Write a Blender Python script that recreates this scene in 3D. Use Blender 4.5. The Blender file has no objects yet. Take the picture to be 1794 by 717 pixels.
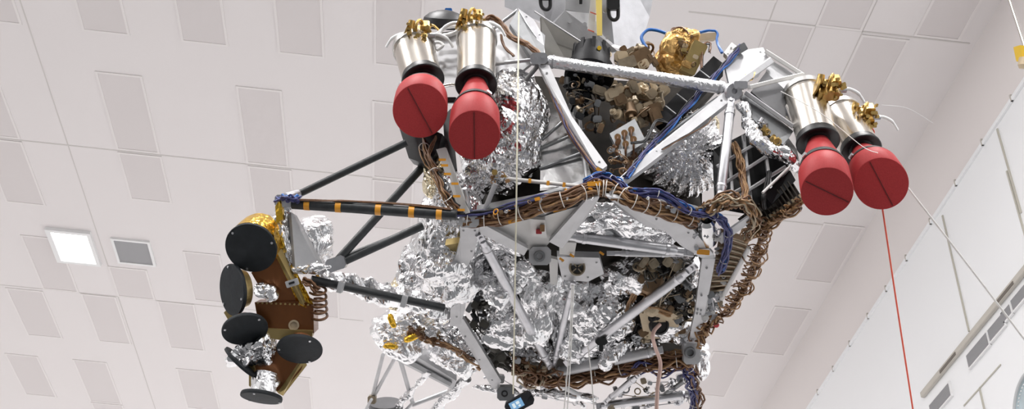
import bpy, math, random
from mathutils import Vector, Matrix, noise
SC = bpy.context.scene
COL = SC.collection
PI = math.pi
# ------------------------------------------------------------------ camera
FP, CX, CY = 1950.0, 897.0, 358.5
_Y = Vector((-243, 1511, FP)).normalized()
_m = .105
_X = Vector((1, _m, -(_Y[0] + _m*_Y[1])/_Y[2])).normalized()
_Z = _X.cross(_Y)
if _Z[1] > 0: _Z = -_Z
CR = Vector((_X[0], _Y[0], _Z[0])); CD = Vector((_X[1], _Y[1], _Z[1])); CF = Vector((_X[2], _Y[2], _Z[2]))
CAM = Vector((0, 0, 1.6))
cd = bpy.data.cameras.new('camera'); cam = bpy.data.objects.new('camera', cd); COL.objects.link(cam)
cam.matrix_world = Matrix(((CR.x, -CD.x, -CF.x, CAM.x), (CR.y, -CD.y, -CF.y, CAM.y), (CR.z, -CD.z, -CF.z, CAM.z), (0, 0, 0, 1)))
cd.sensor_width = 36; cd.lens = 36*FP/1794; cd.clip_end = 200
SC.camera = cam

def P(x, y, d):
    return CAM + CR*((x-CX)*d/FP) + CD*((y-CY)*d/FP) + CF*d
def DT(y):
    return 5.4 + (350-y)*.002 if y < 350 else 5.4 + (y-350)*.004
def q(x, y, off=0.0):
    return P(x, y, DT(y)+off)
def pp(t):
    """(x, y) -> frame surface; (x, y, off) -> that far behind it; a Vector stays."""
    if isinstance(t, Vector): return t
    return q(*t)
def px(n, d=5.6): return n*d/FP
def ray_plane(x, y, axis, val):
    v = CR*((x-CX)/FP) + CD*((y-CY)/FP) + CF
    return CAM + v*((val-CAM[axis])/v[axis])

# ------------------------------------------------------------------ materials
def nt(name):
    m = bpy.data.materials.new(name); m.use_nodes = True
    t = m.node_tree; b = t.nodes['Principled BSDF']
    return m, t, b
def mat(name, col, rough=.5, metal=0., bump=0., bscale=60., var=0., vscale=8., spec=None, aniso=None):
    m, t, b = nt(name)
    b.inputs['Base Color'].default_value = (*col, 1); b.inputs['Roughness'].default_value = rough; b.inputs['Metallic'].default_value = metal
    if spec is not None: b.inputs['Specular IOR Level'].default_value = spec
    tc = t.nodes.new('ShaderNodeTexCoord')
    if var:
        n = t.nodes.new('ShaderNodeTexNoise'); n.inputs['Scale'].default_value = vscale; n.inputs['Detail'].default_value = 5
        t.links.new(tc.outputs['Object'], n.inputs['Vector'])
        r = t.nodes.new('ShaderNodeMapRange'); r.inputs[1].default_value = .3; r.inputs[2].default_value = .7
        r.inputs[3].default_value = 1-var; r.inputs[4].default_value = 1+var
        t.links.new(n.outputs['Fac'], r.inputs[0])
        mx = t.nodes.new('ShaderNodeMix'); mx.data_type = 'RGBA'; mx.blend_type = 'MULTIPLY'; mx.inputs[0].default_value = 1
        mx.inputs[6].default_value = (*col, 1); t.links.new(r.outputs[0], mx.inputs[7]); t.links.new(mx.outputs[2], b.inputs['Base Color'])
    if bump:
        n = t.nodes.new('ShaderNodeTexNoise'); n.inputs['Scale'].default_value = bscale; n.inputs['Detail'].default_value = 4
        t.links.new(tc.outputs['Object'], n.inputs['Vector'])
        bp = t.nodes.new('ShaderNodeBump'); bp.inputs['Strength'].default_value = bump; bp.inputs['Distance'].default_value = .01
        t.links.new(n.outputs['Fac'], bp.inputs['Height']); t.links.new(bp.outputs[0], b.inputs['Normal'])
    return m
def foil_mat(name, col, rough=.16, bstr=.6, scale=28.):
    m, t, b = nt(name)
    b.inputs['Base Color'].default_value = (*col, 1); b.inputs['Metallic'].default_value = 1; b.inputs['Roughness'].default_value = rough
    tc = t.nodes.new('ShaderNodeTexCoord')
    w = t.nodes.new('ShaderNodeTexNoise'); w.inputs['Scale'].default_value = 9; w.inputs['Detail'].default_value = 2
    t.links.new(tc.outputs['Object'], w.inputs['Vector'])
    ad = t.nodes.new('ShaderNodeVectorMath'); ad.operation = 'MULTIPLY_ADD'
    t.links.new(w.outputs['Color'], ad.inputs[0]); ad.inputs[1].default_value = (.08, .08, .08); t.links.new(tc.outputs['Object'], ad.inputs[2])
    v = t.nodes.new('ShaderNodeTexVoronoi'); v.feature = 'DISTANCE_TO_EDGE'; v.inputs['Scale'].default_value = scale
    t.links.new(ad.outputs[0], v.inputs['Vector'])
    bp = t.nodes.new('ShaderNodeBump'); bp.inputs['Strength'].default_value = bstr; bp.inputs['Distance'].default_value = .012
    t.links.new(v.outputs['Distance'], bp.inputs['Height']); t.links.new(bp.outputs[0], b.inputs['Normal'])
    return m
def emit(name, col, s):
    m, t, b = nt(name)
    b.inputs['Base Color'].default_value = (0, 0, 0, 1)
    b.inputs['Emission Color'].default_value = (*col, 1); b.inputs['Emission Strength'].default_value = s
    return m
M = dict(
    ceiling=mat('ceiling_paint', (.77, .735, .73), .8, bump=.05, bscale=200),
    panel=mat('panel_paint', (.69, .65, .645), .8, bump=.1, bscale=300),
    panelrim=mat('panel_rim', (.79, .755, .745), .7),
    seam=mat('seam_grey', (.62, .59, .57), .8),
    wallup=mat('wall_upper_paint', (.8, .755, .74), .85),
    wall=mat('wall_paint', (.88, .89, .9), .6),
    wallseam=mat('wall_seam', (.5, .48, .42), .8),
    floor=mat('floor_epoxy', (.78, .765, .765), .5),
    floordark=mat('added_dark_floor', (.075, .078, .082), .45), backwall=mat('back_wall_grey', (.2, .2, .2), .7),
    farwall=mat('far_wall_paint', (.6, .6, .6), .8),
    ventgrey=mat('vent_grey', (.33, .33, .34), .6), ventwhite=mat('vent_white', (.82, .82, .82), .5),
    rail=mat('rail_beige', (.52, .49, .44), .6), raildark=mat('rail_slot', (.16, .14, .12), .7),
    lamp=emit('lamp_diffuser', (1, .98, .97), 6), 
    alu=mat('brushed_aluminium', (.55, .55, .57), .32, .9, bump=.08, bscale=150, var=.1, vscale=14),
    alup=mat('alodined_plate', (.5, .5, .51), .45, .45, bump=.05, bscale=90, var=.08, vscale=10),
    aludark=mat('grey_anodized_plate', (.23, .235, .24), .42, .7, var=.15, vscale=12),
    panelsteel=mat('polished_panel', (.66, .66, .66), .2, 1., bump=.15, bscale=14, var=.08),
    white=mat('white_paint', (.6, .59, .575), .45),
    tape=foil_mat('taped_tube', (.9, .9, .92), .28, .5, 45),
    foil=foil_mat('silver_foil', (.78, .78, .79), .17, .25, 30),
    foilw=foil_mat('bright_foil', (.9, .9, .91), .26, .25, 40),
    foilg=foil_mat('amber_foil', (.86, .76, .55), .2, .3, 26),
    gold=foil_mat('gold_foil', (.85, .52, .06), .25, .5, 30),
    goldbox=foil_mat('crumpled_amber_film', (.6, .37, .14), .38, .4, 34),
    brass=mat('brass', (.52, .35, .12), .34, .9, bump=.1, bscale=120, var=.2, vscale=30),
    steel=mat('spun_steel', (.66, .62, .56), .24, 1., bump=.04, bscale=40),
    steelrim=mat('clear_rim', (.75, .74, .72), .25, .9),
    red=mat('red_cover_vinyl', (.35, .036, .038), .5, bump=.12, bscale=500, var=.1, vscale=180, spec=.18),
    reddark=mat('red_cover_seam', (.07, .008, .008), .7),
    black=mat('black_anodized', (.009, .009, .010), .45, bump=.05, bscale=80),
    strap=mat('black_strap', (.02, .017, .017), .65), 
    carbon=mat('carbon_tube', (.022, .025, .027), .42, bump=.1, bscale=90, var=.3, vscale=30),
    disc=mat('dark_disc_cover', (.011, .014, .017), .65, bump=.1, bscale=60, var=.25, vscale=20, spec=.35),
    bronze=mat('bronze_film', (.17, .062, .018), .3, .55, bump=.1, bscale=20, var=.15, vscale=6),
    olive=mat('olive_film', (.36, .27, .11), .4, .6, bump=.1, bscale=25, var=.15),
    kapton=mat('orange_tape', (.75, .33, .03), .35),
    copper=mat('brown_wire', (.15, .07, .03), .4, .1, var=.3, vscale=60),
    copperl=mat('tan_wire', (.32, .18, .08), .4, .1, var=.3, vscale=60),
    blue=mat('blue_wire', (.04, .042, .15), .45, var=.4, vscale=50),
    bluecable=mat('bright_blue_cable', (.01, .12, .42), .4),
    tie=mat('cable_tie', (.72, .69, .65), .6),
    hose=mat('clear_hose', (.8, .8, .8), .25, 0), pink=mat('pink_hose', (.62, .42, .36), .45),
    khaki=mat('khaki_metal', (.34, .28, .2), .4, .7, var=.25, vscale=25),
    brownbox=mat('brown_box', (.19, .12, .065), .4, .4, var=.25, vscale=20),
    tan=mat('tan_plate', (.46, .37, .25), .5, .2, var=.15),
    yellow=mat('yellow_strap', (.8, .62, .16), .7, bump=.1, bscale=200), yellowd=mat('yellow_paint', (.72, .46, .02), .5),
    cord=mat('cream_cord', (.74, .7, .55), .7), cordw=mat('white_cord', (.85, .83, .8), .7), cordr=mat('red_cord', (.78, .12, .07), .6),
    redpaint=mat('red_mark', (.6, .1, .06), .6), reddot=mat('red_cap', (.5, .05, .06), .5),
    emblem=mat('emblem_face', (.42, .5, .53), .3, var=.25, vscale=3), emblemrim=mat('emblem_rim', (.5, .52, .53), .4),
    rubber=mat('phone_shell', (.02, .02, .024), .4), screen=emit('phone_screen', (.25, .5, .8), .9), screenw=emit('phone_screen_icons', (.85, .95, 1), 1.0),
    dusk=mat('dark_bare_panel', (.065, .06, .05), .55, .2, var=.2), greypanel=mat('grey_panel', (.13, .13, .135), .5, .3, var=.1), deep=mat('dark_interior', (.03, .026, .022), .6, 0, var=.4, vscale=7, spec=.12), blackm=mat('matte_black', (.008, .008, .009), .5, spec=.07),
    glass=mat('dark_lens', (.02, .02, .02), .08),
)

# ------------------------------------------------------------------ mesh builder
def basis(d):
    d = d.normalized(); a = Vector((0, 0, 1)) if abs(d.z) < .9 else Vector((1, 0, 0))
    u = d.cross(a).normalized(); return u, d.cross(u).normalized(), d
class MB:
    def __init__(s): s.v = []; s.f = []; s.m = []; s.sm = []
    def add(s, vs, fs, mi=0, smooth=False):
        o = len(s.v); s.v += [Vector(v) for v in vs]
        for f in fs: s.f.append([i+o for i in f]); s.m.append(mi); s.sm.append(smooth)
        return s
    def box(s, c, sx, sy, sz, ax=None, mi=0):
        ax = ax or (Vector((1, 0, 0)), Vector((0, 1, 0)), Vector((0, 0, 1)))
        vs = [c + ax[0]*(i*sx/2) + ax[1]*(j*sy/2) + ax[2]*(k*sz/2) for i in (-1, 1) for j in (-1, 1) for k in (-1, 1)]
        return s.add(vs, [(0, 1, 3, 2), (4, 6, 7, 5), (0, 4, 5, 1), (2, 3, 7, 6), (0, 2, 6, 4), (1, 5, 7, 3)], mi)
    def rbox(s, c, sx, sy, sz, ax, b=.15, mi=0):
        """box with chamfered long edges (eight-sided section along ax[2])"""
        k = min(sx, sy)*b; hx, hy = sx/2, sy/2
        o = [(-hx+k, -hy), (hx-k, -hy), (hx, -hy+k), (hx, hy-k), (hx-k, hy), (-hx+k, hy), (-hx, hy-k), (-hx, -hy+k)]
        vs = [c + ax[0]*a + ax[1]*e + ax[2]*(t*sz/2) for t in (-1, 1) for a, e in o]
        fs = [(i, (i+1) % 8, 8+(i+1) % 8, 8+i) for i in range(8)] + [tuple(range(7, -1, -1)), tuple(range(8, 16))]
        return s.add(vs, fs, mi)
    def cyl(s, a, b, r0, r1=None, n=20, mi=0, caps=True, smooth=True):
        r1 = r0 if r1 is None else r1
        u, w, d = basis(b-a)
        vs = [p + (u*math.cos(2*PI*i/n) + w*math.sin(2*PI*i/n))*r for p, r in ((a, r0), (b, r1)) for i in range(n)]
        s.add(vs, [(i, (i+1) % n, n+(i+1) % n, n+i) for i in range(n)], mi, smooth)
        if caps:
            s.add(vs[:n], [tuple(range(n-1, -1, -1))], mi); s.add(vs[n:], [tuple(range(n))], mi)
        return s
    def lathe(s, a0, d, prof, n=32, mi=0, smooth=True):
        """prof = [(along, radius)]"""
        u, w, d = basis(d); k = len(prof); runs = [[prof[0]]]
        for q_ in range(1, k):
            runs[-1].append(prof[q_])
            if q_ < k-1:
                a = math.atan2(prof[q_][1]-prof[q_-1][1], prof[q_][0]-prof[q_-1][0]); b = math.atan2(prof[q_+1][1]-prof[q_][1], prof[q_+1][0]-prof[q_][0])
                if abs((b-a+PI) % (2*PI)-PI) > .45: runs.append([prof[q_]])
        for run in runs:
            vs = []; fs = []
            for z, r in run:
                vs += [a_ + d*z + (u*math.cos(2*PI*i/n) + w*math.sin(2*PI*i/n))*r for i in range(n) for a_ in (a0,)]
            for m in range(len(run)-1):
                fs += [(m*n+i, m*n+(i+1) % n, (m+1)*n+(i+1) % n, (m+1)*n+i) for i in range(n)]
            s.add(vs, fs, mi, smooth)
        return s
    def path(s, pts, r, n=6, mi=0, caps=True):
        rs = r if isinstance(r, (list, tuple)) else [r]*len(pts)
        vs = []; u = None
        for i, p in enumerate(pts):
            d = (pts[min(i+1, len(pts)-1)] - pts[max(i-1, 0)])
            if d.length < 1e-9: d = Vector((0, 0, 1))
            d.normalize()
            if u is None: u = basis(d)[0]
            u = (u - d*u.dot(d)); u = u.normalized() if u.length > 1e-6 else basis(d)[0]
            w = d.cross(u)
            vs += [p + (u*math.cos(2*PI*k/n) + w*math.sin(2*PI*k/n))*rs[i] for k in range(n)]
        fs = []
        for i in range(len(pts)-1):
            fs += [(i*n+k, i*n+(k+1) % n, (i+1)*n+(k+1) % n, (i+1)*n+k) for k in range(n)]
        s.add(vs, fs, mi, True)
        if caps: s.add(vs[:n], [tuple(range(n-1, -1, -1))], mi); s.add(vs[-n:], [tuple(range(n))], mi)
        return s
    def prism(s, pts, th, mi=0, nrm=None):
        """polygon (points on its face turned to the camera) thickened away from the camera"""
        pts = [pp(p) for p in pts]
        n = Vector()
        for i in range(len(pts)): n += pts[i].cross(pts[(i+1) % len(pts)])
        n.normalize()
        c = sum(pts, Vector())/len(pts)
        if n.dot(CAM-c) < 0: n = -n; pts = pts[::-1]
        k = len(pts); bk = [p - (nrm or n)*th for p in pts]
        s.add(pts + bk, [tuple(range(k)), tuple(range(2*k-1, k-1, -1))] + [(k+i, k+(i+1) % k, (i+1) % k, i) for i in range(k)], mi)
        return s
    def ring(s, c, nrm, R, r, n=28, k=8, mi=0):
        u, w, d = basis(nrm); vs = []; fs = []
        for i in range(n):
            a = 2*PI*i/n; e = u*math.cos(a) + w*math.sin(a)
            vs += [c + e*(R + r*math.cos(2*PI*j/k)) + d*(r*math.sin(2*PI*j/k)) for j in range(k)]
        for i in range(n):
            fs += [(i*k+j, i*k+(j+1) % k, ((i+1) % n)*k+(j+1) % k, ((i+1) % n)*k+j) for j in range(k)]
        return s.add(vs, fs, mi, True)
    def build(s, name, mats, parent=None, kind=None, label=None):
        c = sum(s.v, Vector())/max(1, len(s.v))
        me = bpy.data.meshes.new(name); me.from_pydata([v-c for v in s.v], [], s.f)
        for x in (mats if isinstance(mats, (list, tuple)) else [mats]): me.materials.append(M[x])
        me.polygons.foreach_set('material_index', s.m); me.polygons.foreach_set('use_smooth', s.sm); me.update()
        o = bpy.data.objects.new(name, me); COL.objects.link(o)
        place(o, c, parent)
        if kind: o['kind'] = kind
        if label: o['label'] = label
        return o
WL = {}
def place(o, c, parent):
    WL[o.name] = c
    if parent is not None:
        o.parent = parent; o.location = c - WL[parent.name]
    else: o.location = c
def tag(o, label, cat, group=None):
    o['label'] = label; o['category'] = cat
    if group: o['group'] = group
    return o
def empty(name, c, parent=None):
    o = bpy.data.objects.new(name, None); o.empty_display_size = .1; COL.objects.link(o); place(o, c, parent); return o
def catmull(pts, n=8):
    out = []; k = len(pts)
    for i in range(k-1):
        a, b, c, d = pts[max(i-1, 0)], pts[i], pts[i+1], pts[min(i+2, k-1)]
        for j in range(n):
            t = j/n
            out.append(.5*((2*b) + (c-a)*t + (2*a-5*b+4*c-d)*t*t + (3*b-a-3*c+d)*t**3))
    out.append(pts[-1]); return out
def hv(p, s=0):
    return Vector((noise.noise(p*7.31+Vector((s, 1.7, 4.2))), noise.noise(p*7.31+Vector((9.1, s, 2.3))), noise.noise(p*7.31+Vector((3.3, 8.8, s)))))
def crease(p, scale, slope, seed):
    """folds of crumpled film: sharp valleys between flat, stretched facets"""
    k = Vector((seed*3.17, seed*1.31, seed*2.7))
    a = noise.noise(k*.37)*3; c, n = math.cos(a), math.sin(a)
    s = Vector((p.x*c+p.z*n, p.y, (p.z*c-p.x*n)*.5))*scale + k
    s = s + Vector((noise.noise(s*.7), noise.noise(s*.7+Vector((5, 0, 0))), noise.noise(s*.7+Vector((0, 7, 0)))))*.6
    d, _ = noise.voronoi(s)
    return (.55*min(d[1]-d[0], .9) - .8*abs(noise.noise(s*.8+k)))*slope/scale
_ico = {}
def ico(sub):
    if sub not in _ico:
        import bmesh
        bm = bmesh.new(); bmesh.ops.create_icosphere(bm, subdivisions=sub, radius=1)
        _ico[sub] = ([v.co.copy() for v in bm.verts], [[v.index for v in f.verts] for f in bm.faces]); bm.free()
    return _ico[sub]
def lump(name, mats, parent, x, y, off, rx, ry, rd, rot=0, e=1.0, seed=1, a1=1., a2=1., sub=5, c1=9., c2=26., taper=0., label=None, pleat=0):
    """a body wrapped in crinkled foil; rx, ry in pixels at its own distance, rd its half depth in metres"""
    d = DT(y)+off; c = P(x, y, d); s = d/FP
    ca, sa = math.cos(math.radians(rot)), math.sin(math.radians(rot))
    U = CR*ca + CD*sa; V = CD*ca - CR*sa; W = CF
    vs, fs = ico(sub); out = []
    for v in vs:
        w = Vector([math.copysign(abs(k)**e, k) for k in v])
        tp = 1 + taper*w.y
        p = U*(w.x*rx*s*tp) + V*(w.y*ry*s) + W*(w.z*rd*tp)
        n = (U*(v.x/(rx*s)) + V*(v.y/(ry*s)) + W*(v.z/rd)).normalized()
        h = a1*crease(p, c1*.62, .55, seed) + a2*crease(p, c2*.5, .55, seed+5) + a2*crease(p, c2*1.3, .3, seed+9) + .03*a1*noise.noise(p*4+Vector((seed, 0, 0)))
        if pleat:
            ang = math.atan2(w.y, w.x); rr = math.hypot(w.x, w.y)
            h = pleat*(.03*noise.noise(Vector((ang*7, rr*1.2, seed)))+.022*noise.noise(Vector((ang*19, rr*2, seed+3))))*min(1, rr*2) + .5*a2*crease(p, c2, .5, seed)
        out.append(c + p + n*h)
    return MB().add(out, fs).build(name, mats, parent, label=label)
def foil_tube(name, m, parent, pts, r, seed=1, a=1., n=22, label=None):
    """foil wrapped round a bar, folded and pinched along its length"""
    pts = [pp(p) for p in pts]; base = []
    for i in range(len(pts)-1):
        c = max(2, int((pts[i+1]-pts[i]).length/.012))
        base += [pts[i].lerp(pts[i+1], k/c) for k in range(c)]
    base.append(pts[-1]); vs = []; fs = []
    for i, p in enumerate(base):
        d = (base[min(i+2, len(base)-1)]-base[max(i-2, 0)]).normalized(); u = d.cross(CF).normalized(); w = d.cross(u)
        R_ = r*(1+.25*noise.noise(p*9+Vector((seed, 0, 0))))
        for k in range(n):
            v = u*math.cos(2*PI*k/n)+w*math.sin(2*PI*k/n); z = p+v*R_
            vs.append(z + v*a*(crease(z, 9, .5, seed)+crease(z, 22, .5, seed+3)))
    for i in range(len(base)-1): fs += [(i*n+k, i*n+(k+1) % n, (i+1)*n+(k+1) % n, (i+1)*n+k) for k in range(n)]
    fs += [tuple(range(n-1, -1, -1)), tuple(range(len(vs)-n, len(vs)))]
    return MB().add(vs, fs).build(name, m, parent, label=label)
def bundle(name, mats, parent, pts, n, spread, r, seed=1, ties=0, sub=None, wob=.35, seg=8, flat=1.0):
    """n wires laid along one route; colours cycle through mats"""
    rnd = random.Random(seed); pts = [pp(p) for p in pts]; base = catmull(pts, seg); mb = MB()
    nm = len(mats) if isinstance(mats, (list, tuple)) else 1
    for i in range(n):
        a = rnd.uniform(0, 2*PI); rr = spread*math.sqrt(rnd.random())
        out = []; ph = rnd.uniform(0, 50)
        for k, p in enumerate(base):
            d = base[min(k+1, len(base)-1)]-base[max(k-1, 0)]
            u = d.cross(CF).normalized() if d.cross(CF).length > 1e-6 else CR
            w = d.normalized().cross(u)
            wx = noise.noise(Vector((k*.28/seg*8, ph, 0)))*spread*wob*2; wy = noise.noise(Vector((k*.28/seg*8, ph, 9)))*spread*wob*2
            out.append(p + u*(math.cos(a)*rr+wx) + w*((math.sin(a)*rr+wy)*flat))
        mb.path(out, r*rnd.uniform(.8, 1.25), 5, i % nm)
    o = mb.build(name, mats, parent)
    for t in range(ties):
        k = int((t+.5)/ties*(len(base)-1)); d = base[min(k+1, len(base)-1)]-base[max(k-1, 0)]
        MB().ring(base[k], d, spread*1.1, .0024, 16, 5).build('cable_tie', 'tie', o)
    return o
def strut(name, m, parent, a, b, wpx, ends='alu', off=0., n=20, endlen=.07, fit=True, wend=.8):
    """round tube with a machined end fitting at both ends"""
    A, B = pp(a), pp(b); dA = (A-CAM).dot(CF); r = wpx/2*dA/FP
    d = (B-A).normalized(); L = (B-A).length
    mb = MB(); mb.lathe(A, d, [(endlen*.75, r*.75), (endlen, r), (L-endlen, r), (L-endlen*.75, r*.75)] if fit else [(0, 0), (0, r), (L, r), (L, 0)], n)
    o = mb.build(name, m, parent)
    if fit:
        for s, e in ((A, d), (B, -d)):
            k = MB(); k.lathe(s, e, [(endlen*.35, 0), (endlen*.35, r*wend), (endlen*1.25, r*wend), (endlen*1.3, r*1.12), (endlen*1.5, r*1.12), (endlen*1.52, r*1.0)], 14)
            u, w, _ = basis(e)
            v = (CAM-s).normalized(); v = (v - e*v.dot(e)).normalized(); h = e.cross(v)
            k.rbox(s + e*(endlen*.1), r*1.5, r*.8, endlen*.9, (h, v, e))
            k.cyl(s + v*r*.35, s + v*r*.7, r*.45, n=10)
            k.build('end_fitting', ends, o)
    return o
def bolts(mb, pts, r=.006, h=.005, mi=0, nrm=None):
    for p in pts:
        p = pp(p); v = nrm or (CAM-p).normalized(); mb.cyl(p - v*.004, p + v*h, r, n=8, mi=mi, smooth=False)
def greeble(name, mats, parent, pts, n, size, seed, off=(0, .1), rot=0, pipes=0):
    """a block of small fittings (housings, caps, elbows) filling a polygon's box"""
    rnd = random.Random(seed); mb = MB(); nm = len(mats)
    xs = [p[0] for p in pts]; ys = [p[1] for p in pts]
    def inside(x, y):
        c = False
        for i in range(len(pts)):
            x1, y1 = pts[i][:2]; x2, y2 = pts[i-1][:2]
            if (y1 > y) != (y2 > y) and x < (x2-x1)*(y-y1)/(y2-y1)+x1: c = not c
        return c
    k = 0; spots = []; head = None; split = n <= 46
    while k < n:
        x, y = rnd.uniform(min(xs), max(xs)), rnd.uniform(min(ys), max(ys))
        if not inside(x, y): continue
        k += 1
        p = q(x, y, rnd.uniform(*off)); spots.append(p)
        a = math.radians(rot + rnd.choice((0, 90, 0, 90, 30, -20)))
        U = CR*math.cos(a)+CD*math.sin(a); V = CD*math.cos(a)-CR*math.sin(a)
        s = size*rnd.uniform(.5, 1.3); mi = rnd.randrange(nm); t = rnd.random()
        g = MB() if split else mb; kind = 'housing'
        if t < .45:
            w1, h1, d1 = s*rnd.uniform(.6, 1.3), s*rnd.uniform(.5, 1), s*rnd.uniform(.6, 1.4)
            g.rbox(p, w1, h1, d1, (U, V, CF), .18, mi)
            g.rbox(p-CF*d1*.5, w1*.6, h1*.6, s*.2, (U, V, CF), .2, mi)
        elif t < .82:
            kind = 'fitting'
            d = (U*rnd.uniform(-1, 1) + V*rnd.uniform(-1, 1) - CF*rnd.uniform(0, 1)).normalized(); r = s*.32
            g.lathe(p - d*s*.6, d, [(0, 0), (0, r), (s*.7, r), (s*.7, r*1.35), (s*.85, r*1.35), (s*.85, r*.6), (s*1.2, r*.6), (s*1.2, 0)], 12, mi)
        else:
            kind = 'clamp'; g.ring(p, (U*rnd.uniform(-1, 1) + V*rnd.uniform(-1, 1) - CF), s*.5, s*.12, 14, 6, mi)
        if split:
            o = g.build(kind if head else name, mats, head or parent); head = head or o
    for i in range(pipes):
        a, b = rnd.choice(spots), rnd.choice(spots)
        mid = (a+b)/2 - CF*rnd.uniform(.0, .06) + CR*rnd.uniform(-.03, .03)
        g = MB() if split else mb
        g.path(catmull([a, mid, b], 7), size*.07, 5, rnd.randrange(nm))
        if split: g.build('pipe', mats, head)
    return head if split else mb.build(name, mats, parent)

# ================================================================== the room
ZC = 11.6; XW = 5.87
ceil = MB().prism([Vector((-16, -12, ZC)), Vector((XW+.2, -12, ZC)), Vector((XW+.2, 30, ZC)), Vector((-16, 30, ZC))], .2).build('ceiling', 'ceiling', kind='structure')
def cbox(x0, x1, y0, y1, z0, z1): return MB().box(Vector(((x0+x1)/2, (y0+y1)/2, (z0+z1)/2)), x1-x0, y1-y0, z1-z0)
PAN = [(-4.96, -4.35, 10.88, 12.45), (-4.96, -4.34, 12.51, 13.6), (-3.13, -2.53, 10.87, 12.45), (-3.12, -2.5, 12.51, 13.68), (-2.53, -1.94, 8.6, 10.18),
       (-3.74, -3.15, 8.6, 10.16), (-4.97, -4.38, 8.6, 10.16), (-6.3, -5.72, 8.6, 10.18), (-6.9, -6.3, 10.87, 12.45), (-6.9, -6.3, 12.51, 14.0), (-1.34, -.74, 10.87, 12.47),
       (-1.34, -.74, 12.52, 13.7), (-1.32, -.72, 8.6, 10.19), (-6.9, -6.3, 14.85, 16.4), (-5.65, -5.02, 15.5, 16.4), (-4.35, -3.76, 14.84, 16.27), (-7.55, -6.92, 16.48, 18.03),
       (-6.28, -5.69, 16.43, 18.0), (-5.0, -4.37, 16.42, 17.98), (-6.91, -6.28, 18.78, 20.43), (-6.91, -6.28, 20.47, 22), (-5.0, -4.34, 18.74, 20.3), (-8.16, -7.55, 18.8, 20.4),
       (5.22, 5.83, 12.43, 13.91), (5.15, 5.75, 14.69, 16.17), (4.52, 5.12, 16.25, 17.8), (4.5, 5.08, 8.79, 10.1), (3.92, 4.48, 7.6, 8.74), (5.1, 5.66, 7.6, 8.72), (2.78, 3.36, 7.4, 8.45),
       (-3.1, -2.5, 18.6, 20.2), (-2.5, -1.9, 15.0, 16.4), (3.36, 3.92, 8.74, 10.1)]
for x0, x1, y0, y1 in PAN:
    o = cbox(x0+.03, x1-.03, y0+.03, y1-.03, ZC-.006, ZC+.01).build('recessed_panel', 'panel', ceil)
    r = MB(); zz = ZC
    for a in ((x0, x0+.03, y0, y1), (x1-.03, x1, y0, y1), (x0+.03, x1-.03, y0, y0+.03), (x0+.03, x1-.03, y1-.03, y1)):
        b = cbox(a[0], a[1], a[2], a[3], zz-.012, zz+.01); r.add(b.v, b.f)
    r.build('panel_rim', 'panelrim', o)
for a in ((-5.655, -5.64, 7, 24), (-16, -5.66, 12.475, 12.495), (-5.64, 5.8, 12.475, 12.495), (-16, -1.5, 16.405, 16.42), (3.92, 3.935, 7, 12), (4.49, 4.5, 7, 12), (3.36, 3.375, 7, 12), (2.4, 5.8, 8.735, 8.755)):
    cbox(*a, ZC-.004, ZC+.005).build('seam', 'seam' if a[1]-a[0] < .1 or True else 'seam', ceil)
lt = empty('ceiling_light', Vector((-6.08, 15.0, ZC)))
tag(lt, 'lit square white ceiling light panel, the only lamp shining in view', 'ceiling light')
r = MB()
for a in ((-6.44, -6.36, 14.56, 15.46), (-5.80, -5.74, 14.56, 15.46), (-6.36, -5.8, 14.56, 14.62), (-6.36, -5.8, 15.4, 15.46)):
    b = cbox(*a, ZC-.06, ZC+.01); r.add(b.v, b.f)
r.build('frame', 'ventwhite', lt)
cbox(-6.36, -5.80, 14.62, 15.4, ZC-.045, ZC-.01).build('diffuser', 'lamp', lt)
cv = empty('ceiling_vent', Vector((-5.14, 15, ZC)))
tag(cv, 'small grey square ceiling vent beside the lit ceiling light', 'vent')
cbox(-5.41, -4.88, 14.7, 15.3, ZC-.02, ZC+.01).build('grille', 'ventgrey', cv)
r = MB()
for a in ((-5.45, -5.41, 14.66, 15.34), (-4.88, -4.84, 14.66, 15.34), (-5.41, -4.88, 14.66, 14.7), (-5.41, -4.88, 15.3, 15.34)):
    b = cbox(*a, ZC-.035, ZC+.01); r.add(b.v, b.f)
r.build('frame', 'ventwhite', cv)
# right wall: upper band and the whiter lower cladding that stands 6 cm proud of it
zB = ray_plane(1555, 513, 0, XW).z
wl = MB().prism([Vector((XW, -12, zB)), Vector((XW, -12, ZC)), Vector((XW, 30, ZC)), Vector((XW, 30, zB))], .2, nrm=Vector((-1, 0, 0))).build('wall_right', 'wallup', kind='structure')
lo = MB(); XL = XW-.03
lo.box(Vector((XL+.13, 9, zB/2)), .26, 42, zB); lo.build('lower_cladding', 'wall', wl)
tr = MB().box(Vector((XL-.012, 9, zB)), .03, 42, .05).build('trim_1', 'wall', kind='structure')
for x, y in ((1772, 165), (1722, 247), (1555, 513), (1524, 566), (1492, 615), (1463, 661), (1436, 703), (1590, 456), (1632, 390), (1676, 320)):
    p = ray_plane(x, y, 0, XL); MB().box(Vector((XL-.015, p.y, zB+.02)), .025, .025, .09).build('clip', 'rail', tr)
for (x, y, x2, y2) in ((1652, 378, 1698, 582), (1748, 226, 1785, 380), (1765, 300, 1800, 440), (1717, 680, 1730, 740)):
    a, b = ray_plane(x, y, 0, XL), ray_plane(x2, y2, 0, XL)
    MB().box(Vector((XL-.005, a.y, (a.z+b.z)/2)), .02, .022, abs(a.z-b.z)).build('panel_joint', 'wallseam', wl)
a = ray_plane(1753, 636, 0, XL); b = ray_plane(1690, 715, 0, XL)
MB().box(Vector((XL-.004, (a.y+b.y)/2, (a.z+b.z)/2)), .012, abs(a.y-b.y), .015).build('panel_joint', 'wallseam', wl)
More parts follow.
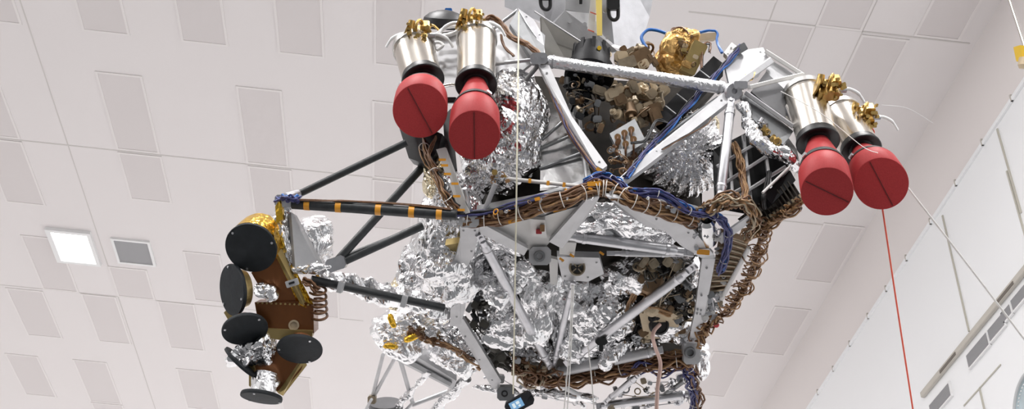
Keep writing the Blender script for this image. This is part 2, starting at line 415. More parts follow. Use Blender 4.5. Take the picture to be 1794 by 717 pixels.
# rail / slot along the wall
a, b = ray_plane(1790, 470, 0, XL-.05), ray_plane(1613, 695, 0, XL-.05)
zr = (a.z+b.z)/2
rl = empty('wall_rail', Vector((XL, a.y, zr))); tag(rl, 'long beige slotted rail running along the white right wall above the vents', 'rail')
MB().rbox(Vector((XL-.025, (a.y+b.y)/2-1, zr)), .05, .075, abs(a.y-b.y)+2, (Vector((1, 0, 0)), Vector((0, 0, 1)), Vector((0, 1, 0)))).build('channel', 'rail', rl)
for x, y, x2, y2 in ((1644, 660, 1671, 625), (1742, 532, 1770, 493)):
    c, e = ray_plane(x, y, 0, XL-.08), ray_plane(x2, y2, 0, XL-.08)
    MB().box(Vector((XL-.05, (c.y+e.y)/2, zr-.015)), .012, abs(c.y-e.y), .035).build('slot', 'raildark', rl)
VENTL = ['grey wall vent grille, the lowest and farthest along the white wall', 'grey wall vent grille at the lower end of the upper run of vents',
         'grey wall vent grille second from the lower end of the upper run', 'short grey wall vent grille third from the lower end of the upper run', 'grey wall vent grille running off the right edge of the photo']
for i, (xa, ya, xb, yb, xc, yc, xd, yd) in enumerate(((1628, 717, 1665, 671, 1669, 693, 1640, 727), (1697, 625, 1731, 583, 1736, 603, 1702, 645), (1735, 578, 1760, 551, 1763, 572, 1738, 598), (1757, 553, 1772, 533, 1776, 549, 1764, 563), (1776, 528, 1800, 497, 1803, 515, 1779, 546))):
    a, b, c, d = [ray_plane(x, y, 0, XL) for x, y in ((xa, ya), (xb, yb), (xc, yc), (xd, yd))]
    y0, y1 = (a.y+d.y)/2, (b.y+c.y)/2; y0, y1 = min(y0, y1), max(y0, y1); zt, zb = (a.z+b.z)/2, (c.z+d.z)/2
    if zt < zb: zt, zb = zb, zt
    v = empty('wall_vent', Vector((XL, (y0+y1)/2, (zt+zb)/2))); tag(v, VENTL[i], 'vent', 'vent grilles in the right wall')
    MB().box(Vector((XL-.004, (y0+y1)/2, (zt+zb)/2)), .012, y1-y0, zt-zb).build('backing', 'raildark', v)
    g = MB(); n = 14
    for k in range(n): g.box(Vector((XL-.022, (y0+y1)/2, zb+(zt-zb)*(k+.5)/n)), .02, y1-y0, (zt-zb)/n*.72)
    g.build('louvre', 'ventgrey', v)
    f = MB(); t = .02
    for yy in (y0-t/2, y1+t/2): f.box(Vector((XL-.012, yy, (zt+zb)/2)), .03, t, zt-zb+2*t)
    for zz in (zb-t/2, zt+t/2): f.box(Vector((XL-.012, (y0+y1)/2, zz)), .03, y1-y0, t)
    f.build('frame', 'ventwhite', v)
# round emblem
ec = ray_plane(1822, 722, 0, XL); er = (ray_plane(1822, 650, 0, XL)-ec).length*1.1
em = empty('wall_emblem', ec); tag(em, 'round pale blue grey emblem with dotted rim on the wall at bottom right', 'emblem')
nx = Vector((-1, 0, 0))
MB().lathe(ec, nx, [(0, er), (.03, er), (.03, er*.93), (.02, er*.92), (.02, 0)], 64).build('disc', 'emblem', em)
MB().ring(ec+nx*.03, nx, er*.985, .02, 64, 6).build('rim', 'emblemrim', em)
dm = MB()
for k in range(60):
    a = 2*PI*k/60; dm.cyl(ec+Vector((-.02, math.cos(a)*er*.86, math.sin(a)*er*.86)), ec+Vector((-.03, math.cos(a)*er*.86, math.sin(a)*er*.86)), er*.018, n=8)
dm.build('dotted_border', 'ventwhite', em)
# yellow crane fitting just inside the right edge
yc = P(1797, 88, 9); yh = empty('hanging_crane_hook', yc); tag(yh, 'yellow and brown crane fitting cut off by the right edge', 'crane hook')
MB().prism([P(1787, 79, 9), P(1812, 82, 9), P(1815, 112, 9), P(1792, 104, 9)], .12).build('block', 'yellowd', yh)
MB().lathe(P(1797, 100, 9.0), CD, [(0, 0), (0, .05), (.06, .06), (.09, .05), (.1, 0)], 16).build('cap', 'tan', yh)
MB().cyl(yc, Vector((yc.x, yc.y, ZC)), .012, n=8).build('cable', 'steel', yh)
# the rest of the hall
fl_ = MB().box(Vector((-5, 17.75, -.1)), 22.2, 24.5, .2).build('floor', 'floor', kind='structure')
MB().box(Vector((-5, -3.25, -.1)), 22.2, 17.5, .2).build('reflection_dark_floor', 'floordark', fl_)  # unseen dark floor zone, added so the foil reflects dark tones
MB().box(Vector((-16.1, 9, 5.8)), .2, 42, 11.8).build('wall_left', 'farwall', kind='structure')
MB().box(Vector((-5, 30.1, 5.8)), 22.2, .2, 11.8).build('wall_far', 'farwall', kind='structure')

# ================================================================== the spacecraft
ship = empty('spacecraft', q(1010, 420))
tag(ship, 'large foil wrapped spacecraft stage hanging from a lifting fixture below the white ceiling', 'spacecraft')

# --- engines and their red covers
def engine(top, fl, face, rc, rf, valve, fdir, seam, label, lab2, seed, trumpet=1.0):
    T, F, C = P(*top), P(*fl), P(*face)
    d = (F-T).normalized(); L = (F-T).length; tp = 1.02
    e = empty('engine', T, ship); e['label'] = label
    mb = MB(); mb.lathe(T, d, [(0, 0), (0, rc*.97), (.012, rc*1.0), (.03, rc*1.0), (.03, rc*.985), (L-.03, rc*.95), (L-.03, rc*.9), (L-.015, rc*.9)], 48)
    mb.build('chamber', 'steel', e)
    MB().lathe(T, d, [(-.012, rc*.9), (-.012, rc*1.06), (.018, rc*1.06), (.018, rc*1.0)], 48).build('top_rim', 'steelrim', e)
    MB().lathe(F-d*.05, d, [(-.01, rc*.7), (.0, rc*.93), (.03, rc*.98), (.045, rc*1.02), (.056, rc*1.02), (.06, rc*.98), (.045, rc*.6), (.05, rc*.4)], 48).build('flange', 'black', e)
    # valve head
    rnd = random.Random(seed); V = P(*valve)
    u = CR; ax = (CR, d.cross(CR).normalized(), CR.cross(d.cross(CR)).normalized())
    g = MB()
    g.rbox(V, .085, .06, .10, (ax[0], ax[1], ax[2]), .2); g.rbox(V+CR*.03-CD*.045, .05, .05, .05, ax); g.rbox(V-CR*.045+CD*.01, .04, .05, .07, ax)
    g.cyl(V-CD*.03-CR*.05, V-CD*.08-CR*.04, .022, .018, 14); g.cyl(V+CR*.02, V+(T-V)*.9, .025, .03, 14)
    g.lathe(V-CR*.055-CD*.01, (-CR-CD*.4).normalized(), [(0, .025), (.012, .05), (.02, .05), (.02, 0)], 20)
    g.ring(V-CD*.045-CF*.03, (CR+CD*.3-CF*.4), .034, .008, 20, 6)
    for k in range(30):
        tw = rnd.uniform(-.6, .6); b1 = CR*math.cos(tw)+CD*math.sin(tw); b2 = CD*math.cos(tw)-CR*math.sin(tw)
        g.rbox(V + CR*rnd.uniform(-.065, .065)+CD*rnd.uniform(-.065, .05)+CF*rnd.uniform(-.07, .02), rnd.uniform(.01, .026), rnd.uniform(.008, .02), .026, (b1, b2, CF))
    g.build('valve', 'brass', e)
    MB().cyl(T - d*.02 + CR*.0, T - d*.09, rc*.28, rc*.22, 18).build('injector', 'khaki', e)
    for sgn in seam[1]:
        a0 = V + CR*(.05*sgn); pts = [a0, a0+CR*.05*sgn-CD*.005, a0+CR*.10*sgn+CD*.02, a0+CR*.13*sgn+CD*.065]
        hb = MB(); hb.path(catmull(pts, 6), [.010]*13+[.007]*6, 10); hb.build('white_hose', 'hose', e)
        MB().cyl(a0-CR*.02*sgn, a0+CR*.035*sgn, .017, n=14).build('coupling', 'alu', e)
    # cover: loft from the neck at the flange to the slanted end
    view = (CAM-C).normalized(); N = (d*(1-fdir)+view*fdir).normalized()
    rings = []; n = 56
    prof = [(0, .62), (.1, .64), (.3, .73), (.5, .86), (.6, .93), (.63, .985), (.8, 1.0), (.99, 1.0), (1.0, .985)]
    r0 = rc
    S = F + d*.004
    for t, k in prof:
        nn = (d*(1-t)+N*t).normalized(); c = S.lerp(C, t); R = k*(r0*(1-t)+rf*t) if t < .6 else k*rf
        if t < .6: R = rc*.5*(1-t/.62) + rf*.96*(t/.62)
        x = CR - nn*CR.dot(nn); x.normalize(); y = nn.cross(x)
        rings.append([c + (x*math.cos(2*PI*i/n)+y*math.sin(2*PI*i/n))*R for i in range(n)])
    mb = MB(); vs = [p for r_ in rings for p in r_]
    mb.add(vs, [(k*n+i, k*n+(i+1) % n, (k+1)*n+(i+1) % n, (k+1)*n+i) for k in range(len(rings)-1) for i in range(n)], 0, True)
    mb.add(rings[-1], [tuple(range(n))], 0)
    cov = mb.build('nozzle_cover', 'red'); tag(cov, lab2, 'engine cover', 'red engine covers')
    x = CR - N*CR.dot(N); x.normalize(); y = N.cross(x)
    if y.dot(CD) < 0: y = -y
    a = math.radians(seam[0]); dv = x*math.cos(a)+y*math.sin(a)
    MB().box(C+N*.001, rf*1.86, .0035, .004, (dv, N.cross(dv), N)).build('seam', 'reddark', cov)
    t = .5; nn = (d*(1-t)+N*t).normalized(); c = S.lerp(C, t); R = rc*.5*(1-t/.62) + rf*.96*(t/.62)
    sx = CR - nn*CR.dot(nn); sx.normalize()
    st = MB().lathe(c-nn*.016, nn, [(0, R*.93), (0, R*1.0), (.01, R*1.03), (.022, R*1.06), (.032, R*1.05), (.032, R*.95)], 48).build('strap', 'strap', cov)
    sd = (view*.9 + CR*seam[2]); sd = (sd - nn*sd.dot(nn)).normalized()
    MB().rbox(c+sd*R*1.07, .03, .024, .012, (nn.cross(sd), nn, sd)).build('buckle', 'alu', st)
    return e, cov, d, N, C, x, y
e1 = engine((725, 84, 6.02), (741, 141, 5.82), (736, 194, 5.5), px(37, 5.85), px(48, 5.5), (735, 62, 5.98), .98, (62, (-1, 1), -.5), 'leftmost engine', 'red nozzle cover on the leftmost engine, its end almost a full circle', 3)
e2 = engine((835, 68, 6.02), (834, 148, 5.72), (831, 237, 5.42), px(36, 5.75), px(45, 5.42), (827, 42, 6.0), .62, (90, (-1, 1), .3), 'engine right of the leftmost one', 'red nozzle cover with upright seam in front of the foil tank, beside the leftmost cover', 8)
e3 = engine((1410, 163, 5.85), (1433, 249, 5.6), (1449, 336, 5.32), px(37, 5.65), px(45, 5.32), (1453, 158, 5.7), .6, (24, (1,), -.6), 'inner engine of the right pair', 'red nozzle cover with small pale tag, inner one of the right pair', 12)
e4 = engine((1473, 200, 5.98), (1509, 264, 5.72), (1544, 322, 5.45), px(35, 5.75), px(46, 5.45), (1513, 207, 5.85), .9, (62, (-1, 1), -.4), 'outermost engine on the right', 'red nozzle cover farthest right, a thin red cord hanging below it', 17)
# pale tag on the third cover
tc = P(1478, 291, 5.36)
MB().prism([P(1465, 285, 5.355), P(1485, 291, 5.37), P(1483, 298, 5.36), P(1466, 291, 5.345)], .003).build('tag', 'white', e3[1])

# --- main truss
strut('upper_rail', 'tape', ship, (946, 105), (1284, 157), 22, endlen=.05)
def plate(name, pts, th=.012, m='alup', parent=None, bolt=(), holes=(), label=None):
    mb = MB(); mb.prism(pts, th); bolts(mb, bolt)
    o = mb.build(name, m, parent or ship, label=label)
    for (x, y, off, r) in holes:
        p = q(x, y, off); v = (CAM-p).normalized()
        MB().lathe(p+v*.003, v, [(-.004, r*1.5), (.006, r*1.45), (.006, r), (-.003, r*.95), (-.003, 0)], 24).build('bushing', 'aludark', o)
    return o
# upper left corner frame
plate('corner_panel', [(745, 60, .22), (880, 45, .22), (945, 100, .12), (900, 135, .15), (770, 150, .2)], .02, 'alup')
plate('corner_panel', [(893, 42, .1), (907, 16, .12), (955, 62, .1), (952, 108, .02), (930, 100, .02)], .03, 'aludark', bolt=[(912, 44, .1), (909, 56, .1), (938, 90, .03)])
plate('corner_bracket', [(907, 14, .09), (935, 34, .09), (950, 60, .08), (955, 92, .06), (944, 96, .06), (940, 66, .07), (922, 40, .08)], .05, 'alu', bolt=[(922, 30, .09), (945, 62, .08)])
plate('dark_panel', [(948, 28, .25), (1000, 62, .3), (1062, 92, .35), (1000, 120, .3), (952, 100, .2)], .02, 'dusk')
strut('thin_rail', 'alup', ship, (936, 20, .12), (1040, 88, .3), 3, fit=False)
strut('thin_rail', 'alu', ship, (862, 52, .2), (907, 18, .13), 6, fit=False)
strut('thin_rail', 'alu', ship, (868, 112, .1), (945, 103, .02), 7, fit=False)
strut('thin_rail', 'aludark', ship, (950, 106, .0), (905, 160, .15), 8, fit=False)
nb = MB(); nb.rbox(q(944, 104, -.02), .09, .06, .08, (CR, CD, CF), .25); bolts(nb, [(934, 102, -.07), (950, 100, -.07), (945, 112, -.07)], .008); nb.build('corner_node', 'alu', ship)
# V plates down to the belt
plate('flat_strut', [(944, 114, -.02), (962, 114, -.02), (1002, 204, .0), (1064, 290, .0), (1056, 296, .0), (1044, 290, 0), (990, 210, 0)], .035, 'alup', bolt=[(958, 128, -.02), (1000, 210, -.0), (1050, 284, 0)])
strut('flat_strut_tube', 'alu', ship, (985, 205, .04), (1050, 292, .03), 12, fit=False)
bundle('wire_harness', ['copper', 'copper', 'blue'], ship, [(950, 125, .03), (968, 165, .02), (985, 205, -.02), (1005, 245, -.02), (1045, 300, -.02)], 10, .012, .004, 5)
plate('diagonal_strut', [(1272, 158, -.01), (1288, 170, -.01), (1134, 290, .0), (1088, 324, .0), (1078, 318, .0), (1118, 282, .0)], .04, 'alup', bolt=[(1264, 176, -.01), (1150, 266, .0), (1100, 308, .0)])
strut('diagonal_strut', 'aludark', ship, (1258, 172, .06), (1130, 262, .08), 8, fit=False)
strut('vertical_strut', 'alu', ship, (1281, 176, -.01), (1261, 352, .05), 17, endlen=.06)
# right node and the outrigger carrying the right engines
nb = MB(); c = q(1286, 160, -.04); nb.lathe(c, -CF, [(-.08, 0), (-.08, .045), (0, .05), (.01, .04), (.01, .015), (-.01, .012), (-.01, 0)], 20)
bolts(nb, [(1280, 152, -.09), (1294, 155, -.09), (1284, 170, -.09)], .007); nb.rbox(c+CR*.03-CD*.03, .07, .04, .05, (CR, CD, CF)); nb.build('corner_node', 'alu', ship)
def bar(name, m, a, b, wpx, dp=.03):
    A, B = pp(a), pp(b); d = (B-A).normalized(); v = ((CAM-A)-d*(CAM-A).dot(d)).normalized()
    return MB().rbox((A+B)/2, px(wpx, 5.7), dp, (B-A).length, (d.cross(v), v, d), .15).build(name, m, ship)
bar('outrigger_strut', 'alup', (1288, 152, -.02), (1350, 107, .1), 13)
bar('outrigger_strut', 'white', (1312, 153, -.02), (1404, 131, .08), 8)
bar('outrigger_strut', 'white', (1342, 90, .12), (1408, 132, .1), 8)
bar('outrigger_strut', 'alup', (1306, 162, -.02), (1390, 222, .04), 8)
plate('outrigger_panel', [(1316, 160, .05), (1342, 126, .1), (1374, 156, .1), (1380, 186, .1), (1376, 206, .08), (1388, 222, .06)], .012, 'greypanel')
plate('outrigger_panel', [(1298, 168, .02), (1310, 164, .02), (1390, 230, .07), (1372, 254, .08), (1358, 246, .08), (1312, 202, .04)], .03, 'aludark')
plate('outrigger_panel', [(1268, 108, .1), (1300, 88, .15), (1337, 83, .15), (1347, 103, .14), (1330, 130, .1), (1294, 148, .05), (1278, 148, .05)], .02, 'alup', bolt=[(1300, 96, .15), (1332, 92, .15)])
plate('outrigger_panel', [(1348, 104, .15), (1400, 134, .14), (1404, 146, .14), (1380, 172, .15), (1342, 124, .15)], .015, 'alup')
plate('bracket', [(1376, 186, .08), (1398, 142, .12), (1420, 152, .14), (1402, 180, .1), (1386, 214, .06)], .05, 'alu')
plate('bracket', [(1380, 240, .16), (1396, 262, .16), (1404, 300, .18), (1388, 292, .18), (1372, 262, .17)], .04, 'alup')
foil_tube('foil_wrap', 'foil', ship, [(1298, 182, .0), (1308, 208, .02), (1324, 246, .02), (1352, 266, .03), (1376, 274, .06), (1398, 292, .14)], px(11), 40)
greeble('mount_hardware', ['brass', 'olive', 'alu'], ship, [(1318, 200), (1345, 220), (1372, 262), (1352, 255)], 16, .035, 71, (.02, .08), 40)
MB().prism([(1305, 130, .02), (1324, 126, .02), (1320, 136, .02), (1308, 140, .02)], .02).build('gold_bracket', 'gold', ship)

# --- engine mount on the left, with the dark domed ring behind it
mb = MB(); c = q(778, 50, .25); ax = (-CD*.9 - CF*.2 + CR*.05).normalized(); mb.lathe(c, ax, [(0, .12), (.02, .125), (.06, .115), (.085, .085), (.1, .04), (.105, 0)], 40)
mb.lathe(c, ax, [(.0, .12), (.0, .1), (.03, .09)], 40, 1); o = mb.build('dome_housing', ['black', 'brownbox'], ship)
MB().rbox(q(786, 20, .3), .04, .03, .05, (CR, CD, CF)).build('blue_connector', 'bluecable', ship)
bundle('wire_harness', ['copper', 'copperl'], ship, [(845, 40, .05), (860, 30, .05), (880, 42, .05), (895, 64, .03), (925, 78, .0), (945, 96, -.02)], 7, .012, .006, 9)
bundle('wire_harness', ['copper'], ship, [(878, 60, .06), (884, 80, .06), (900, 98, .05)], 3, .006, .005, 10)
bundle('clear_hose_loop', ['hose'], ship, [(765, 58, .1), (778, 48, .08), (796, 44, .06), (806, 50, .06), (795, 60, .06), (775, 64, .08)], 2, .006, .011, 11)
bundle('clear_hose_loop', ['hose'], ship, [(750, 78, .1), (768, 74, .1), (776, 80, .1), (765, 88, .1)], 1, .0, .011, 12)
bundle('brass_pipe', ['brass'], ship, [(748, 62, .1), (757, 44, .1), (772, 56, .1)], 1, 0, .006, 13, seg=4)
bundle('pipe', ['steel'], ship, [(757, 155, .1), (790, 148, .1), (805, 152, .05)], 1, 0, .006, 14)
MB().rbox(q(790, 176, .1), .06, .03, .05, (CR, CD, CF)).build('strut_clamp', 'black', ship)
# black box below the left engine, black bar beside it
plate('black_bracket', [(697, 216, .05), (737, 218, .0), (775, 235, .0), (768, 262, .02), (748, 289, .05), (716, 277, .07)], .08, 'black', bolt=[(720, 265, .07), (745, 275, .05), (742, 248, .03), (726, 240, .05)])
plate('black_bar', [(776, 205, .1), (790, 190, .1), (800, 290, .08), (792, 322, .08), (781, 300, .08)], .05, 'black')
mp = plate('mount_rail', [(764, 262, -.02), (780, 258, -.02), (822, 372, -.03), (808, 378, -.03)], .025, 'white')
for i, (x, y) in enumerate(((775, 280), (779, 290), (784, 305), (797, 322), (800, 344), (808, 368))):
    MB().rbox(q(x, y, -.045), .035, .012, .012, (CR, CD, CF)).build('tape_mark', 'kapton', mp)
bundle('wire_harness', ['copper', 'copperl', 'black'], ship, [(742, 240, .05), (745, 270, .0), (760, 300, .0), (778, 340, .0), (800, 368, -.02)], 12, .022, .005, 15, ties=3)
bundle('wire_harness', ['copper'], ship, [(765, 240, .02), (752, 272, -.02), (768, 300, .0)], 3, .008, .005, 16)

# --- propellant tanks in foil
lump('foil_tank', 'foil', ship, 882, 232, .42, 78, 112, .26, 10, .92, 2, 1.0, 1.0, 6, label='tall foil wrapped tank behind the left engines')
lump('foil_tank', 'foil', ship, 792, 420, .35, 64, 118, .25, 4, .95, 3, 1.0, 1.0, 6, label='foil wrapped tank behind the left frame plate')
lump('foil_wrap', 'foilg', ship, 762, 312, .18, 27, 42, .1, 15, 1, 23, 1., 1., 5)
lump('foil_wrap', 'foil', ship, 778, 330, .15, 20, 35, .09, 15, 1, 24, 1., 1., 4)
lump('foil_tank', 'foilw', ship, 1198, 268, .5, 72, 78, .2, 0, 1, 5, 1, .8, 6, pleat=1.0, label='foil wrapped tank with starburst pleats behind the right diagonal')
lump('foil_wrap', 'foilg', ship, 1236, 232, .55, 28, 34, .1, 0, 1, 25, 1, 1, 5)
lump('foil_wrap', 'foil', ship, 724, 478, .3, 34, 58, .12, 20, 1, 26, 1.1, 1, 5)
lump('foil_wrap', 'foilg', ship, 706, 500, .33, 22, 52, .1, 22, 1, 27, 1.0, 1, 5)
lump('foil_wrap', 'foil', ship, 752, 532, .12, 46, 28, .1, 8, 1, 28, 1., 1, 5)
# --- interior behind the upper truss
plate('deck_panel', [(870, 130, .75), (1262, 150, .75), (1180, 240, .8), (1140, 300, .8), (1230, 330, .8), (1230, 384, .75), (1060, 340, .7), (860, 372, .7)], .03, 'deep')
sp = plate('polished_panel', [(950, 178, .5), (1000, 182, .5), (1040, 322, .38), (946, 330, .38)], .02, 'panelsteel')
for a, b in (((945, 262), (1030, 225)), ((945, 296), (1036, 262)), ((1015, 200), (1028, 322)), ((950, 245), (990, 210))):
    strut('panel_stiffener', 'alup' if a[0] > 1000 else 'aludark', ship, (*a, .4), (*b, .38), 6, fit=False)
# black camera-like cone
mb = MB(); a, b = q(1036, 88, .22), q(1030, 160, .16); ax = (b-a).normalized()
mb.lathe(a-ax*.05, ax, [(0, 0), (.005, .035), (.03, .07), (.06, .095), (.16, .11), (.2, .13), (.26, .135), (.27, .12), (.27, 0)], 36)
for k in range(10):
    u, w, _ = basis(ax); an = 2*PI*k/10; mb.rbox(a+ax*.08+(u*math.cos(an)+w*math.sin(an))*.1, .012, .02, .16, (u*math.cos(an)+w*math.sin(an), ax.cross(u*math.cos(an)+w*math.sin(an)), ax))
o = mb.build('black_antenna_horn', 'blackm', ship)
MB().cyl(q(1050, 84, .08), q(1050, 84, .06), .012, n=12).build('yellow_dot', 'yellowd', o)
greeble('valve_cluster', ['blackm', 'black', 'brownbox', 'aludark', 'khaki'], ship, [(985, 125), (1060, 130), (1062, 225), (1040, 240), (995, 180)], 55, .045, 31, (.1, .32), 20, 12)
greeble('valve_cluster', ['khaki', 'tan', 'tan', 'brownbox'], ship, [(1068, 150), (1165, 150), (1158, 200), (1100, 235), (1075, 220)], 95, .058, 32, (.12, .4), -20, 14)
greeble('valve_cluster', ['khaki', 'brownbox', 'tan'], ship, [(1060, 95), (1140, 80), (1150, 120), (1080, 105)], 34, .05, 33, (.2, .4), -30, 6)
greeble('connector_cluster', ['copperl', 'brownbox', 'copper', 'alu'], ship, [(1065, 255), (1130, 225), (1140, 262), (1095, 305), (1070, 300)], 46, .035, 34, (.05, .3), 20, 18)
bx = plate('connector_plate', [(1068, 234, .1), (1112, 208, .1), (1132, 248, .08), (1088, 276, .08)], .03, 'aludark')
for x, y in ((1082, 240), (1094, 233), (1106, 227), (1096, 252), (1110, 244)):
    p = q(x, y, .09); v = (CAM-p).normalized(); MB().lathe(p, v, [(0, .014), (.02, .014), (.02, .017), (.03, .017), (.03, 0)], 14).build('connector', 'copperl', bx)
    MB().path(catmull([p+v*.03, p+v*.05+CD*.04, p+CD*.09+v*.02], 6), .006, 6).build('lead', 'copper', bx)
# crumpled amber box and brown boxes on the deck
def obox(name, m, x, y, off, w, h, dp, rot, parent=ship, b=.1, label=None):
    d = DT(y)+off; a = math.radians(rot); U = CR*math.cos(a)+CD*math.sin(a); V = CD*math.cos(a)-CR*math.sin(a)
    o = MB().rbox(P(x, y, d), px(w, d), px(h, d), dp, (U, V, CF), b).build(name, m, parent, label=label); return o
lump('amber_film_box', 'goldbox', ship, 1190, 92, .3, 34, 48, .12, 25, .6, 55, .8, .9, 5, 12, 34, label='crumpled amber film over a box')
lump('amber_film_box', 'goldbox', ship, 1178, 76, .2, 18, 27, .05, 25, .7, 56, .8, .9, 4, 14, 36)
greeble('amber_fittings', ['goldbox', 'tan', 'olive', 'brownbox'], ship, [(1186, 70), (1216, 58), (1232, 110), (1205, 132)], 30, .035, 88, (.1, .22), 25, 5)
obox('brown_housing', 'olive', 1213, 104, .2, 26, 58, .14, 25)
obox('brown_housing', 'brownbox', 1122, 104, .25, 36, 30, .12, -28)
obox('brown_housing', 'khaki', 1098, 112, .22, 30, 20, .1, -20)
obox('brown_housing', 'tan', 1236, 66, .35, 34, 12, .08, -5)
bundle('blue_cable', ['bluecable'], ship, [(1134, 86, .2), (1124, 66, .2), (1134, 53, .2), (1150, 53, .2), (1166, 58, .2)], 1, 0, .008, 20)
bundle('blue_cable', ['bluecable'], ship, [(1218, 60, .2), (1236, 56, .2), (1254, 56, .2), (1255, 74, .2), (1264, 94, .15)], 2, .008, .007, 21)
bundle('wire_harness', ['copper'], ship, [(1180, 64, .15), (1178, 52, .15), (1196, 50, .15), (1206, 62, .15)], 3, .01, .004, 22)
bundle('wire_harness', ['copper', 'black'], ship, [(1230, 120, .1), (1232, 82, .12), (1244, 76, .12), (1242, 92, .1)], 3, .008, .004, 23)
# black boxes and blue harness along the right diagonal
pts = [(1150, 202, .12), (1250, 98, .18), (1268, 112, .16), (1168, 216, .1)]
o = plate('black_electronics_box', pts, .09, 'blackm')
for t in (.15, .35, .55, .75):
    a = q(1150+100*t, 202-104*t, .13); b = q(1168+100*t, 216-104*t, .11); MB().path([a-CF*.02, b-CF*.02], .004, 6).build('cooling_rib', 'aludark', o)
bundle('wire_harness', ['blue', 'blue', 'bluecable', 'black'], ship, [(1296, 82, .1), (1270, 116, .08), (1230, 158, .07), (1190, 206, .05), (1150, 246, .03), (1120, 282, .0), (1096, 312, -.02)], 9, .012, .0045, 24, ties=5, wob=.6)
bundle('wire_harness', ['black', 'copper'], ship, [(1244, 205, -.02), (1240, 216, -.02), (1212, 232, -.03), (1180, 250, -.02), (1160, 262, -.02)], 2, .004, .004, 26)
bundle('wire_harness', ['black'], ship, [(1170, 215, .0), (1150, 212, .0), (1130, 245, .0), (1105, 250, .0)], 3, .006, .004, 27)
obox('wire_cap', 'aludark', 1297, 86, .1, 20, 14, .05, -30)
plate('bracket', [(1268, 92, .16), (1282, 74, .18), (1300, 88, .16), (1284, 108, .14)], .03, 'white', bolt=[(1281, 84, .16), (1275, 95, .16)])

# --- belt: the knuckle line across the middle
plate('belt_beam', [(835, 372, .02), (940, 352, .02), (1050, 318, .0), (1066, 330, 0), (1060, 348, .0), (950, 380, .03), (845, 402, .03)], .05, 'aludark')
plate('belt_beam', [(1050, 318, .0), (1110, 338, .02), (1240, 376, .02), (1240, 402, .04), (1130, 372, .03), (1060, 350, .0)], .05, 'aludark')
bundle('wire_harness', ['copper', 'copperl', 'copper'], ship, [(812, 382, -.02), (860, 384, -.03), (920, 370, -.03), (985, 350, -.03), (1040, 332, -.03), (1060, 330, -.03)], 30, .036, .006, 28, ties=9, seg=10, flat=.6)
bundle('wire_harness', ['copper', 'copper', 'copperl'], ship, [(1046, 330, -.03), (1075, 334, -.03), (1110, 352, -.03), (1160, 368, -.03), (1222, 386, -.03)], 30, .038, .006, 29, ties=9, seg=10, flat=.6)
bundle('wire_harness', ['blue', 'black'], ship, [(800, 376, -.02), (860, 370, -.0), (940, 348, .0), (1000, 334, .0), (1046, 316, -.02)], 10, .014, .006, 30)
bundle('wire_harness', ['blue', 'blue', 'bluecable'], ship, [(1024, 320, -.04), (1054, 309, -.05), (1080, 318, -.05), (1106, 336, -.05), (1158, 340, -.05), (1208, 370, -.05), (1250, 378, -.05), (1274, 400, -.05), (1274, 440, -.05), (1260, 478, -.03)], 16, .017, .005, 35, ties=8, seg=10, wob=.5)
greeble('harness_bracket', ['kapton', 'alu', 'brownbox', 'copperl'], ship, [(840, 372), (1045, 322), (1050, 346), (850, 400)], 34, .022, 36, (-.06, -.03), -15)
greeble('harness_bracket', ['copperl', 'alu', 'brownbox'], ship, [(1060, 326), (1235, 372), (1230, 396), (1060, 348)], 26, .02, 37, (-.06, -.03), 20)
for x, y in ((1041, 322), (902, 386), (980, 366)):
    obox('orange_tape', 'kapton', x, y, -.07, 24, 8, .02, -3 if x > 1000 else -14)
obox('orange_tape', 'kapton', 1049, 298, -.03, 10, 6, .02, 40)
# thin white rod and short rod to the valve on the tank
strut('sensor_rod', 'white', ship, (886, 313, .04), (1030, 328, -.02), 7, fit=False)
for x, y in ((928, 317), (960, 321), (988, 324)): obox('rod_band', 'kapton', x, y, -.0, 5, 8, .03, 6)
strut('sensor_rod', 'alup', ship, (843, 384, -.02), (868, 322, .03), 9, fit=False)
greeble('rod_joint', ['brass', 'copperl', 'alu'], ship, [(862, 300), (892, 302), (890, 318), (864, 320)], 14, .025, 38, (.0, .05))
strut('flat_web', 'alu', ship, (830, 392, -.03), (814, 330, .0), 8, fit=False)

# --- left frame: wavy plate, lower bar, corner fitting
plate('frame_plate', [(806, 396, -.02), (840, 396, -.02), (834, 430, -.02), (829, 449, -.02), (816, 472, -.02), (809, 488, -.02), (818, 512, -.02), (815, 542, -.02), (806, 572, -.02), (788, 572, -.02), (789, 540, -.02), (793, 516, -.02), (785, 496, -.02), (786, 478, -.02), (799, 449, -.02), (806, 424, -.02)], .03, 'alup', holes=[(810, 485, -.03, .012)], bolt=[(812, 404, -.02), (832, 404, -.02), (826, 440, -.02), (800, 555, -.02)])
plate('frame_plate', [(802, 555, -.01), (812, 560, -.01), (878, 668, -.02), (872, 682, -.02), (862, 680, -.02), (800, 572, -.01)], .03, 'alup', bolt=[(815, 590, -.02), (840, 630, -.02), (862, 666, -.02)])
nb = MB(); nb.rbox(q(886, 688, -.03), px(30, 6.7), px(24, 6.7), .1, (CR, CD, CF), .2); nb.build('corner_fitting', 'aludark', ship)
p = q(884, 690, -.09); MB().lathe(p, -CF, [(0, .02), (.005, .02), (.005, .012), (-.01, .012), (-.01, 0)], 20).build('bushing', 'black', ship)
nb = MB(); nb.rbox(q(822, 388, -.02), .1, .06, .09, (CR, CD, CF), .25); bolts(nb, [(812, 384, -.08), (834, 392, -.08)], .008); nb.build('corner_node', 'alup', ship)
for x, y in ((792, 434), (778, 508)):
    plate('olive_bracket', [(x-12, y-4, .06), (x+12, y-8, .06), (x+14, y+8, .05), (x+2, y+6, .06)], .04, 'olive')
